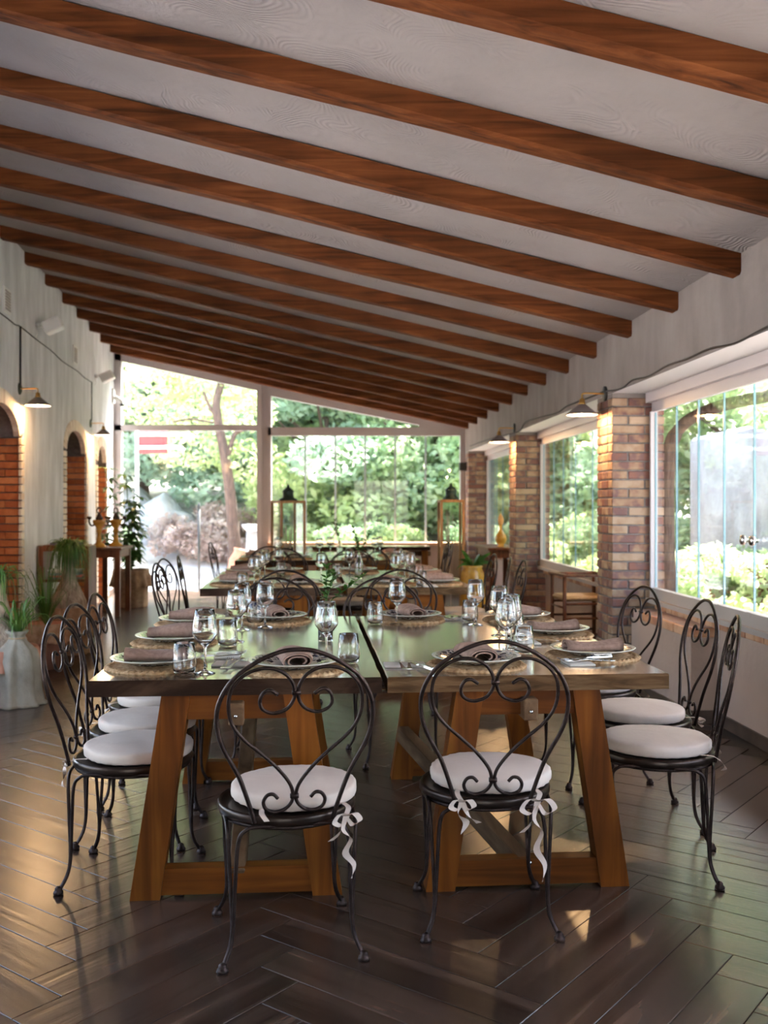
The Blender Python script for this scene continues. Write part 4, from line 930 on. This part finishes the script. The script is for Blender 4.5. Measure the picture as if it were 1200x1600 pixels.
# ------------------------------------------------------------------ furniture along the walls
def console(x, y, rz, wx, wy, ht, label, drawer=False):
    r = thing('console_table', label, 'console table', (x, y, 0), rz)
    t = MB(); t.bbox((0, 0, ht-.015), (wx+.05, wy+.05, .03), .004); obj('tabletop', t, M['dwood'], r)
    a = MB(); a.box((0, -wy/2+.02, ht-.075), (wx-.05, .022, .09)); a.box((0, wy/2-.02, ht-.075), (wx-.05, .022, .09)); a.box((-wx/2+.02, 0, ht-.075), (.022, wy-.05, .09)); a.box((wx/2-.02, 0, ht-.075), (.022, wy-.05, .09)); obj('apron', a, M['dwood'], r)
    for sx in (-1, 1):
        for sy in (-1, 1): l = MB(); l.bbox((sx*(wx/2-.03), sy*(wy/2-.03), (ht-.03)/2), (.06, .06, ht-.03), .004); obj('leg', l, M['dwood'], r)
    return r
console(-3.33, 12.15, R(4), .34, .72, .82, 'dark red wooden console table against the left wall, holding ochre lamps')
console(1.42, 12.3, R(3), .40, 1.1, .82, 'dark wooden console table behind the second brick pillar')
def candelabrum(x, y, z, rz, label):
    r = thing('candelabrum', label, 'candelabrum', (x, y, z), rz, 'ochre glazed candelabra on the left console')
    b = MB(); b.lathe([(0, 0), (.085, 0), (.085, .012), (.065, .035), (.035, .055), (.028, .10), (.022, .16), (.028, .19), (.03, .2), (.026, .22), (.05, .26), (.072, .29), (.075, .32), (.06, .33), (.03, .33), (0, .335)], 24); obj('body', b, M['ochre'], r)
    b = MB(); b.lathe([(.04, .33), (.045, .35), (.03, .37), (.02, .40), (0, .405)], 16); b.tube(smooth_path([(-.0, 0, .40), (-.025, 0, .43), (-.018, 0, .465), (.018, 0, .465), (.025, 0, .43), (0, 0, .40)], 4), .008, 6); obj('finial', b, M['dglaze'], r)
    for s in (-1, 1):
        b = MB(); b.tube(smooth_path([(s*.05, 0, .27), (s*.09, 0, .26), (s*.115, 0, .30), (s*.115, 0, .34)], 5), .010, 8); b.lathe([(.01, .335), (.025, .34), (.028, .365), (.018, .37), (0, .37)], 12, (s*.115, 0, 0)); obj('arm', b, M['dglaze'], r)
candelabrum(-3.42, 11.95, .82, R(20), 'nearer ochre ceramic candelabrum with dark loop finial on the left console')
candelabrum(-3.30, 12.25, .82, R(-10), 'farther ochre ceramic candelabrum with dark arms on the left console')
r = thing('gourd_vase', 'ochre gourd-shaped ceramic vase with pinecone top on the right console', 'vase', (1.42, 12.1, .82))
b = MB(); b.lathe([(0, 0), (.04, 0), (.045, .01), (.035, .02), (.06, .06), (.072, .10), (.06, .145), (.03, .18), (.018, .21), (.016, .25), (.022, .27)], 24); obj('body', b, M['ochre'], r)
b = MB(); b.lathe([(.022, .27), (.034, .30), (.036, .33), (.026, .37), (0, .41)], 12, sc=lambda a, r_, z: 1+.08*math.sin(6*a+z*80)); obj('stopper', b, noisy('orange_glaze', [(.3, (.45, .2, .06)), (.7, (.62, .34, .12))], 20, .3), r)
# shelf unit with oddments
r = thing('shelf_unit', 'small dark open shelf unit by the left wall behind the ponytail palm', 'shelf', (-3.17, 9.98, 0), R(4))
for s in (-1, 1): b = MB(); b.bbox((s*.22, 0, .46), (.045, .34, .92), .003); obj('side_panel', b, M['dwood'], r)
for z in (.10, .34, .58, .90): b = MB(); b.bbox((0, 0, z), (.40, .34, .03 if z < .9 else .06), .003); obj('shelf', b, M['dwood'], r)
rnd = random.Random(5); cols = [(.7, .7, .68), (.12, .12, .14), (.55, .1, .1), (.3, .35, .4), (.65, .6, .5)]
for i, (z, nn) in enumerate(((.115, 4), (.355, 4), (.595, 5))):
    zz = z
    for k in range(nn):
        th = rnd.uniform(.012, .03); c = cols[(i*3+k) % 5]; b = MB(); b.bbox((0, 0, th/2), (rnd.uniform(.24, .32), .24, th), .002)
        o = obj('magazine', b, plain('magazine_cover_%d%d' % (i, k), c, .5), None, (-3.17+rnd.uniform(-.01, .01), 9.94, zz), R(4+rnd.uniform(-6, 6)))
        tag(o, ['white', 'black', 'red', 'grey', 'cream'][(i*3+k) % 5] + ' magazine number %s up on the %s shelf of the left shelf unit' % (['one', 'two', 'three', 'four', 'five'][k], ['bottom', 'middle', 'top'][i]), 'magazine', 'magazines in the shelf unit'); zz += th+.0005
b = MB(); b.bbox((0, 0, .012), (.30, .22, .024), .003); tag(obj('book', b, plain('violet_cover', (.12, .10, .2), .5), None, (-3.17, 9.95, .93), R(12)), 'dark violet book lying on top of the left shelf unit', 'book')
# rush-seat chair under the second window
r = thing('rush_chair', 'dark wooden armchair with rush seat under the second window', 'armchair', (1.66, 8.45, 0), R(8))
for sx in (-1, 1):
    for sy in (-1, 1): b = MB(); b.tube([(sx*.19, sy*.17, 0), (sx*.185, sy*.165, .73)], .017, 8); obj('leg', b, M['dwood'], r)
    b = MB(); b.bbox((sx*.19, 0, .74), (.045, .42, .022), .005); obj('armrest', b, M['dwood'], r)
b = MB(); b.bbox((0, .165, .735), (.42, .04, .025), .004); b.bbox((0, -.165, .735), (.36, .03, .02), .004); obj('back_rail', b, M['dwood'], r)
b = MB(); b.bbox((0, 0, .545), (.38, .34, .045), .018); obj('seat', b, M['rush'], r)
for z in (.50, .25, .38):
    b = MB()
    for sy in (-1, 1): b.tube([(-.19, sy*.167, z), (.19, sy*.167, z)], .010, 6)
    obj('rung', b, M['dwood'], r)
for z in (.47, .2):
    b = MB()
    for sx in (-1, 1): b.tube([(sx*.187, -.17, z), (sx*.187, .17, z)], .010, 6)
    obj('side_rung', b, M['dwood'], r)
# ------------------------------------------------------------------ indoor plants
def skirt(r0, z0, r1, z1, waves, amp, n=96, m=10, seed=0):
    mb_ = MB(); vs = []; fs = []
    for i in range(m+1):
        t = i/m; r = r0+(r1-r0)*t; z = z0+(z1-z0)*t
        for k in range(n):
            a = 2*math.pi*k/n; q = r+amp*t*math.sin(waves*a+1.3*math.sin(3*a+seed))+.012*mnoise.noise(Vector((a*2, t*3, seed))); vs.append((q*math.cos(a), q*math.sin(a), z+.012*mnoise.noise(Vector((a*4, seed, t)))*t))
    for i in range(m):
        for k in range(n): l = (k+1) % n; fs.append((i*n+k, i*n+l, (i+1)*n+l, (i+1)*n+k))
    mb_.add(vs, fs, True); return mb_
def strap_leaves(n, origin, L, spread, seed, w=.006, up=.35, droop=1.0):
    rnd = random.Random(seed); mb_ = MB(); o = Vector(origin)
    for i in range(n):
        a = rnd.uniform(0, 6.28); l = L*rnd.uniform(.6, 1.15); sp = spread*rnd.uniform(.3, 1.1); u = up*rnd.uniform(.5, 1.3)
        d = Vector((math.cos(a), math.sin(a), 0)); s = Vector((-math.sin(a), math.cos(a), 0)); pts = []; ws = []
        for k in range(9):
            t = k/8; pts.append(o+d*sp*math.sin(t*1.57)+Vector((0, 0, u*math.sin(t*2.2)-droop*l*max(0, t-.25)**1.6))); ws.append(s*w*(1-t*.85)+Vector((0, 0, w*.3)))
        mb_.ribbon(pts, ws)
    return mb_
def ponytail(x, y, label, wrap, bulb_z, bulb_r, trunk_h, nleaf, seed, skirtmat, L=.45):
    r = thing('ponytail_palm', label, 'potted plant', (x, y, 0))
    p = MB(); p.lathe([(0, 0), (bulb_r*.9, 0), (bulb_r*1.25, bulb_z*.9), (bulb_r*1.3, bulb_z), (bulb_r*1.2, bulb_z), (bulb_r*1.1, bulb_z*.93), (0, bulb_z*.93)], 28); obj('pot', p, M['terra'], r)
    s_ = skirt(bulb_r*1.34, bulb_z*1.0, bulb_r*1.5, bulb_z*.62, 14, .025, seed=seed); obj('burlap_ruffle', s_, skirtmat, r)
    s_ = skirt(bulb_r*1.33, bulb_z*.99, bulb_r*1.15, .004, 6, .012, seed=seed+3); obj('burlap_wrap', s_, wrap, r)
    b = MB(); z = bulb_z*.95; B = bulb_r
    b.lathe([(B*.9, z-.03), (B, z+.02), (B*.97, z+.07), (B*.72, z+.15), (B*.45, z+.24), (B*.30, z+.34), (B*.24, z+.34+trunk_h*.5), (B*.22, z+.34+trunk_h), (0, z+.36+trunk_h)], 32, sc=lambda a, r_, z_: 1+.04*math.sin(3*a+z_*9)); obj('trunk', b, M['bark'], r)
    lf = strap_leaves(nleaf, (0, 0, z+.33+trunk_h), L, .22, seed, .006, .16, 1.25); o = obj('leaves', lf, M['grass'], r); o['kind'] = 'stuff'
    return r
ponytail(-2.82, 8.9, 'ponytail palm with swollen bottle trunk in burlap-skirted pot, left wall', M['oburlap'], .42, .165, .16, 260, 3, M['oburlap'])
ponytail(-2.62, 6.75, 'large swollen palm trunk in a terracotta pot at the left picture edge', M['burlap'], .36, .20, .10, 60, 8, M['terra'], .3)
r = thing('wrapped_pot', 'pale sackcloth-wrapped pot with tied neck at the lower left edge', 'potted plant', (-2.44, 6.62, 0))
def drape(a, r_, z): return 1+.07*math.sin(7*a)+.05*math.sin(13*a+2)*(1-z)
b = MB(); b.lathe([(0, .005), (.19, .003), (.165, .02), (.15, .10), (.145, .22), (.14, .30), (.12, .36), (.07, .41), (.045, .44), (.05, .46), (.075, .49), (.05, .485), (0, .47)], 60, sc=drape); obj('sackcloth', b, M['cotton'], r)
b = MB(); b.tube([(.048*math.cos(2*math.pi*i/16), .048*math.sin(2*math.pi*i/16), .44) for i in range(16)], .006, 6, True); obj('string', b, M['burlap'], r)
o = obj('leaves', strap_leaves(50, (0, .02, .46), .28, .2, 21, .008, .22, .7), M['grass'], r); o['kind'] = 'stuff'
r = thing('orange_pot', 'orange burlap pot with thin grass between palm and sack', 'potted plant', (-2.75, 8.1, 0))
b = MB(); b.lathe([(0, 0), (.13, 0), (.17, .30), (.175, .36), (.16, .36), (.15, .32), (0, .32)], 28); obj('pot', b, M['terra'], r)
obj('burlap_ruffle', skirt(.18, .37, .21, .22, 12, .02, seed=9), M['oburlap'], r)
o = obj('leaves', strap_leaves(90, (0, 0, .34), .35, .25, 31, .004, .42, .6), M['grass'], r); o['kind'] = 'stuff'
# tall climbing plant in the big burlap basket
r = thing('burlap_basket_plant', 'tall leafy plant in a ruffled burlap basket before the end glass', 'potted plant', (-3.30, 13.0, 0))
b = MB(); b.lathe([(0, 0), (.19, 0), (.205, .42), (.21, .46), (.19, .46), (.18, .40), (0, .40)], 28); obj('pot', b, M['terra'], r)
obj('burlap_wrap', skirt(.225, .47, .205, .004, 5, .012, seed=4), M['burlap'], r); obj('burlap_ruffle', skirt(.225, .49, .275, .27, 16, .022, seed=6), M['burlap'], r)
st = MB(); lf = MB(); rnd = random.Random(17)
for k in range(9):
    a = rnd.uniform(0, 6.28); q = rnd.uniform(.05, .42); hgt = rnd.uniform(.9, 1.75) if k else 1.8; pts = smooth_path([(0, 0, .40), (q*.4*math.cos(a), q*.3*math.sin(a), .4+(hgt-.4)*.5), (q*math.cos(a), q*.5*math.sin(a), hgt)], 6); st.tube(pts, .005, 5)
    for i in range(3, len(pts)):
        for _ in range(2):
            b_ = rnd.uniform(0, 6.28); d = Vector((math.cos(b_), math.sin(b_), rnd.uniform(-.2, .4)))
            for s in (-.7, 0, .7):
                dd = Matrix.Rotation(s, 3, 'Z') @ d; leaf(lf, pts[i]+d*.04, dd, (0, 0, 1), rnd.uniform(.10, .18), .026, .5)
obj('stem', st, M['grass'], r); o = obj('leaves', lf, M['leafI'], r); o['kind'] = 'stuff'
# strap-leaved plant in ochre jar
r = thing('ochre_jar_plant', 'strap-leaved green plant in a tall ochre jar right of third table', 'potted plant', (.92, 10.35, 0))
b = MB(); b.lathe([(0, 0), (.09, 0), (.13, .20), (.145, .45), (.12, .62), (.10, .67), (.115, .70), (.10, .70), (.09, .66), (0, .66)], 28); obj('jar', b, M['ochre'], r)
lf = MB(); rnd = random.Random(2)
for k in range(22):
    a = rnd.uniform(0, 6.28); leaf(lf, (0, 0, .66), (math.cos(a)*.6, math.sin(a)*.6, rnd.uniform(.5, 1.6)), (math.cos(a+1), math.sin(a+1), .6), rnd.uniform(.22, .38), .022, rnd.uniform(.2, .9), 8)
o = obj('leaves', lf, M['leafI'], r); o['kind'] = 'stuff'
# ------------------------------------------------------------------ garden
def terrain():
    mb_ = MB(); xs = np.linspace(-40, 40, 81); ys = np.linspace(-20, 60, 81); vs = []; fs = []
    for y in ys:
        for x in xs:
            z = -.14
            inside = (XL(y)-.7 < x < XR(y)+.6) and y < YF+.3
            if not inside:
                z += .05*mnoise.noise(Vector((x*.5, y*.5, 0)))
                if y > 17.5: z += min(6, (y-17.5)*.22)*(1 if x < 2 else .8)
                if x > 6: z += min(5, (x-6)*.2)
                if y > 17.5: z += .35*mnoise.noise(Vector((x*.35, y*.35, 3)))*min(1, (y-17.5)/3)
            vs.append((x, y, min(z, 7)))
    for j in range(80):
        for i in range(80): fs.append((j*81+i, j*81+i+1, (j+1)*81+i+1, (j+1)*81+i))
    mb_.add(vs, fs, True); return struct('ground', mb_, M['ground'])
terrain()
def cloud(n, blobs, size, seed, flat=.3):
    rg = np.random.default_rng(seed); wts = np.array([b[3]*b[4]*b[5] for b in blobs]); wts = wts/wts.sum(); idx = rg.choice(len(blobs), n, p=wts)
    B = np.array(blobs)[idx]; d = rg.normal(size=(n, 3)); d /= np.linalg.norm(d, axis=1)[:, None]; rad = rg.uniform(.35, 1, n)**.5
    c = B[:, :3]+d*rad[:, None]*B[:, 3:6]
    u = rg.normal(size=(n, 3)); u[:, 2] *= flat+.4; u /= np.linalg.norm(u, axis=1)[:, None]; v = rg.normal(size=(n, 3)); v -= (v*u).sum(1)[:, None]*u; v /= np.linalg.norm(v, axis=1)[:, None]
    s = size*rg.uniform(.6, 1.3, n)[:, None]; u *= s; v *= s*.5
    V = np.empty((n, 4, 3)); V[:, 0] = c-u; V[:, 1] = c+v; V[:, 2] = c+u; V[:, 3] = c-v
    me = bpy.data.meshes.new('foliage'); me.vertices.add(4*n); me.vertices.foreach_set('co', V.reshape(-1)); me.loops.add(4*n); me.loops.foreach_set('vertex_index', np.arange(4*n, dtype=np.int32))
    me.polygons.add(n); me.polygons.foreach_set('loop_start', np.arange(0, 4*n, 4, dtype=np.int32)); me.polygons.foreach_set('loop_total', np.full(n, 4, dtype=np.int32)); me.update(calc_edges=True); me.validate(); return me
def crown(seed, k, r, zc, spread):
    rnd = random.Random(seed); return [(rnd.uniform(-spread, spread), rnd.uniform(-spread, spread), zc+rnd.uniform(-spread*.8, spread*.8), r*rnd.uniform(.6, 1.1), r*rnd.uniform(.6, 1.1), r*rnd.uniform(.35, .6)) for _ in range(k)]
CM = {}
for nm, sd, mt, n in (('A', 1, 'leafA', 18000), ('B', 2, 'leafB', 18000), ('C', 3, 'leafC', 19000)):
    me = cloud(n, crown(sd, 26, 1.15, 3.0, 2.2), .095, sd); me.materials.append(M[mt]); CM[nm] = me
sm_ = cloud(6000, crown(9, 10, .6, .9, .8), .06, 9); sm_.materials.append(M['leafA'])
sd_ = cloud(6000, crown(10, 10, .6, .5, .9), .05, 10); sd_.materials.append(M['dry'])
sb_ = cloud(6000, crown(12, 10, .6, .8, .8), .06, 12); sb_.materials.append(M['leafB'])
def trunkmesh(h=3.2, r=.13, lean=.2, seed=0):
    rnd = random.Random(seed); t = MB(); t.tube(smooth_path([(0, 0, -.3), (lean*.2, 0, h*.3), (lean*.7, .05, h*.65), (lean, 0, h)], 6), [r*(1.2-.6*i/18) for i in range(19)], 10)
    for k in range(5):
        a = rnd.uniform(0, 6.28); z = h*rnd.uniform(.5, .9); t.tube(smooth_path([(lean*.8, 0, z), (lean+.7*math.cos(a), .7*math.sin(a), z+.6), (lean+1.6*math.cos(a), 1.6*math.sin(a), z+1.3)], 5), [r*.5*(1-.07*i) for i in range(11)], 7)
    return t
TM = [trunkmesh(seed=s, lean=l).mesh('trunk', M['tbark']) for s, l in ((1, .2), (2, -.3), (3, .1))]
def tree(x, y, z, sc, kind, rz, label, ti=0):
    r = thing('garden_tree', label, 'tree', (x, y, z), rz, 'garden trees outside the windows'); r.scale = (sc, sc, sc)
    link('trunk', TM[ti], r); f_ = link('foliage', CM[kind], r); f_['kind'] = 'stuff'
TREES = [(-5.6, 23, .9, 1.1, 'C', .3, 'bright leafy tree behind the left part of the end glass'), (-2.9, 25.5, 1.2, 1.2, 'A', 1.3, 'tree straight behind the slender trunk outside'), (-1.2, 21.5, .2, .95, 'C', 2.3, 'blue-green tree behind the left half of the end window'),
         (1.3, 21.0, .2, .95, 'A', 3.3, 'tree behind the right half of the end window'), (3.6, 23.5, .5, 1.1, 'B', 4.3, 'yellow-green tree behind the far right pillar'), (-8.5, 27, 1.5, 1.4, 'B', 5.0, 'big pale tree at the far left of the garden'), (.2, 28, 2.0, 1.6, 'C', .9, 'tall tree high on the bank behind the end window'),
         (6.5, 17.5, 0, 1.1, 'A', 2.0, 'tree outside seen through the farthest side window'), (7.4, 13.6, -.1, 1.0, 'B', 1.1, 'tree outside the middle side window, far half'), (7.4, 10.2, -.2, 1.0, 'C', 3.1, 'tree outside the middle side window, near half'), (8.8, 10.5, .2, 1.2, 'B', 5.4, 'second row tree seen in the nearest side window'),
         (5.9, 7.9, -.3, .85, 'A', .5, 'tree close outside the nearest side window'), (11, 18, 1, 1.6, 'C', 1.9, 'tall tree on the right-hand slope')]
for i, (x, y, z, s, k, a, l) in enumerate(TREES): tree(x, y, z, s, k, a, l, i % 3)
# the slender tree with forked trunk just outside the end glass
r = thing('slender_tree', 'slender reddish-brown tree with forked trunk just outside the end glass', 'tree', (0, 0, 0))
t = MB(); YT = 18.2; P = [at(px, py, YT) for px, py in ((366, 915), (365, 880), (366, 850), (362, 800), (357, 750), (349, 700), (342, 665), (338, 630), (345, 600), (350, 570))]
t.tube(smooth_path(P, 5), [.13-.0016*i for i in range(46)], 12); obj('trunk', t, M['tbark'], r)
t = MB(); t.tube(smooth_path([at(357, 712, YT), at(362, 692, YT), at(368, 677, YT), at(385, 668, YT)], 5), .045, 8); obj('branch', t, M['tbark'], r)
t = MB(); t.tube(smooth_path([at(342, 655, YT), at(333, 645, YT), at(325, 630, YT), at(318, 612, YT)], 5), .03, 8); obj('branch', t, M['tbark'], r)
t = MB(); t.tube(smooth_path([at(343, 660, YT), at(330, 660, YT), at(300, 655, YT), at(270, 659, YT)], 5), .02, 6); obj('branch', t, M['tbark'], r)
me = cloud(5000, [(at(px, py, YT+.5).x, YT+.6, at(px, py, YT).z, a, .9, b) for px, py, a, b in ((260, 640, 1.1, .35), (300, 700, .9, .4), (340, 590, 1.2, .4), (390, 720, .7, .45), (385, 640, .6, .4), (230, 600, .8, .4), (300, 560, 1.5, .4))], .06, 44); me.materials.append(M['leafB']); f_ = link('foliage', me, r); f_['kind'] = 'stuff'
# shrubs and dry bushes on the bank
BU = [(-5.3, 18.6, -.1, .75, 0), (-4.4, 19.6, .2, .9, 1), (-3.3, 18.9, 0, .8, 1), (-2.6, 20.2, .3, .9, 1), (-6.2, 20.2, .4, 1.0, 1), (-1.6, 18.7, -.1, .8, 2), (-.4, 18.2, -.1, .8, 0), (.7, 18.0, -.1, .8, 2), (1.9, 17.8, -.1, .9, 0), (3.2, 17.4, -.1, 1, 2), (-7.2, 21.5, .7, 1.3, 0), (3.9, 15.0, -.2, 1., 0), (3.5, 12.2, -.2, .8, 2), (3.4, 10.2, -.2, .8, 0), (3.7, 8.6, -.3, .9, 2), (5.6, 5.2, -.3, 1., 0), (5.2, 8.2, -.2, 1.1, 2), (6.3, 7.2, -.2, 1.2, 0)]
nmz = ['green', 'dry pinkish', 'yellow-green']
for i, (x, y, z, s, k) in enumerate(BU):
    side = 'outside the end window' if y > 16.5 else 'outside the side windows'
    wh = {0: 'at the far left', 1: 'left of the bright mound', 2: 'beside the lamp post', 3: 'behind the lamp post', 4: 'high at far left', 5: 'right of the slender tree', 6: 'left of window centre', 7: 'at window centre', 8: 'right of window centre', 9: 'at the right corner', 10: 'highest at the left', 11: 'farthest', 12: 'fourth from the near end', 13: 'third from the near end', 14: 'second from the near end', 15: 'nearest', 16: 'behind the second one', 17: 'farthest from the glass'}[i]
    o = link('shrub', (sm_, sd_, sb_)[k], None, (x, y, z), i*1.1); o.scale = (s, s, s); tag(o, '%s leafy shrub %s, %s' % (nmz[k], side, wh), 'shrub', 'garden shrubs'); 
for i, (x, y, z, s) in enumerate([(-.9, 20.6, .5, 1.7), (.9, 20.2, .4, 1.8), (2.6, 20.0, .5, 1.8), (4.4, 19.4, .4, 1.9), (-2.2, 23.0, 1.2, 2.0), (-5.5, 24.5, 1.8, 2.2), (-8.2, 23.5, 1.5, 2.2), (1.8, 23.2, 1.3, 2.2)]):
    o = link('bush', (sb_, sm_)[i % 2], None, (x, y, z), i*1.9); o.scale = (s, s, s)
    tag(o, ['broad bush left of centre behind the end window', 'broad bush at the centre behind the end window', 'broad bush right of centre behind the end window', 'broad bush behind the far right corner of the glass', 'upper bush behind the slender tree', 'upper bush high on the bank behind the white boulder', 'uppermost bush at the far left of the bank', 'upper bush behind the right half of the end window'][i], 'bush', 'broad bushes on the garden bank')
# pale boulders catching the sun
def rock(x, y, z, s, seed, label):
    mb_ = MB(); vs = []; fs = []; n, m = 18, 10
    for i in range(m+1):
        for k in range(n):
            th = math.pi*i/m; a = 2*math.pi*k/n; v = Vector((math.sin(th)*math.cos(a), math.sin(th)*math.sin(a), math.cos(th))); q = 1+.35*mnoise.noise(v*1.6+Vector((seed, 0, 0))); vs.append(v*q*s)
    for i in range(m):
        for k in range(n): l = (k+1) % n; fs.append((i*n+k, (i+1)*n+k, (i+1)*n+l, i*n+l))
    mb_.add(vs, fs, True); tag(obj('boulder', mb_, M['stone'], None, (x, y, z)), label, 'boulder', 'pale boulders on the garden bank')
rock(-4.6, 20.8, .7, .75, 1, 'large sunlit white boulder in the middle of the garden bank'); rock(-3.9, 20.0, .35, .5, 5, 'lower sunlit boulder before the large white one'); rock(-5.6, 22, 1.1, .6, 8, 'upper left sunlit boulder on the garden bank')
# lamp post, column, jar outside
r = thing('garden_post', 'thin dark iron post standing outside the end glass', 'post', (at(311, 0, 16.3).x, 16.3, 0))
b = MB(); b.tube([(0, 0, -.15), (0, 0, 1.28)], .022, 10); obj('pole', b, M['black'], r); b = MB(); b.lathe([(.02, 1.27), (.035, 1.29), (.02, 1.32), (.012, 1.36), (0, 1.37)], 10); obj('finial', b, M['black'], r)
r = thing('stone_column', 'short grey stone column with capital outside the end glass', 'column', (at(394, 0, 17).x, 17, 0))
b = MB(); b.lathe([(.16, -.15), (.16, -.02), (.11, .02), (.105, .7), (.10, .88)], 20); obj('shaft', b, M['stone'], r); b = MB(); b.lathe([(.10, .88), (.17, .96), (.18, 1.0), (0, 1.0)], 20); obj('capital', b, M['stone'], r)
r = thing('garden_urn', 'slanting terracotta urn at the foot of the slender tree', 'urn', (at(372, 0, 17.6).x-.05, 17.55, 0)); r.rotation_euler = (0, R(14), 0)
b = MB(); b.lathe([(0, -.15), (.10, -.15), (.17, .1), (.19, .35), (.14, .5), (.16, .56), (.13, .56), (0, .5)], 24); obj('body', b, M['terra'], r)
r = thing('garden_rail_board', 'maroon board between two white rails outside the upper left glass', 'sign board', (0, 0, 0)); YS = 17.0  # maroon board, two white rails and a white post
for (x0, x1, y) in ((213, 292, 679), (213, 277, 699)):
    a, b_ = at(x0, y, YS), at(x1, y, YS); b = MB(); b.tube(smooth_path([a, (a+b_)/2, b_, b_+Vector((.12, 0, -.05))], 4), .03, 8); obj('rail', b, M['white'], r)
a, b_ = at(216, 673, YS+.06), at(262, 709, YS+.06); b = MB(); b.bbox((a+b_)/2, (abs(b_.x-a.x), .04, abs(a.z-b_.z)), .01); obj('board', b, plain('maroon_paint', (.22, .05, .05), .6), r)
b = MB(); b.tube([at(214, 672, YS+.03), (at(214, 672, YS).x, YS+.03, -.1)], .03, 8); obj('post', b, M['white'], r)
# outside the nearest side window: vine stem, fence, stone wall, folded parasol
t = MB(); t.tube(smooth_path([(2.42, 8.2, -.3), (2.33, 8.15, .8), (2.31, 8.1, 1.6), (2.36, 8.0, 1.92), (2.54, 7.7, 2.07), (2.9, 7.3, 2.14), (3.6, 6.8, 2.25)], 6), [.058]*18+[.048]*19, 10); tag(obj('vine_stem', t, M['tbark']), 'thick brown vine stem arching outside the nearest side window', 'vine')
r = thing('garden_fence', 'brown wooden rail fence outside the nearest side window', 'fence', (0, 0, 0))
for z in (.35, .62): b = MB(); b.bbox((3.7, 8.0, z), (.05, 8, .12), .005); obj('rail', b, M['dwood'], r)
for k in range(5): b = MB(); b.bbox((3.76, 4.3+1.85*k, .2), (.09, .09, 1.1), .005); obj('post', b, M['dwood'], r)
b = MB(); b.bbox((4.35, 12.0, 1.0), (.3, 3.4, 2.5), .05); tag(obj('garden_wall', b, M['stone']), 'pale rendered garden wall seen through the nearest side window', 'wall')
r = thing('folded_parasol', 'dark green folded parasol outside the nearest side window', 'parasol', (3.25, 6.4, -.15))
b = MB(); b.tube([(0, 0, 0), (0, 0, 1.15)], .02, 8); obj('pole', b, M['alu'], r)
b = MB(); b.lathe([(.02, 1.12), (.05, 1.05), (.10, .8), (.17, .45), (.20, .28), (.17, .28), (.05, .5)], 32, sc=lambda a, r_, z: 1+.18*math.sin(8*a)); obj('canopy', b, plain('dark_green_canvas', (.03, .07, .05), .9), r)
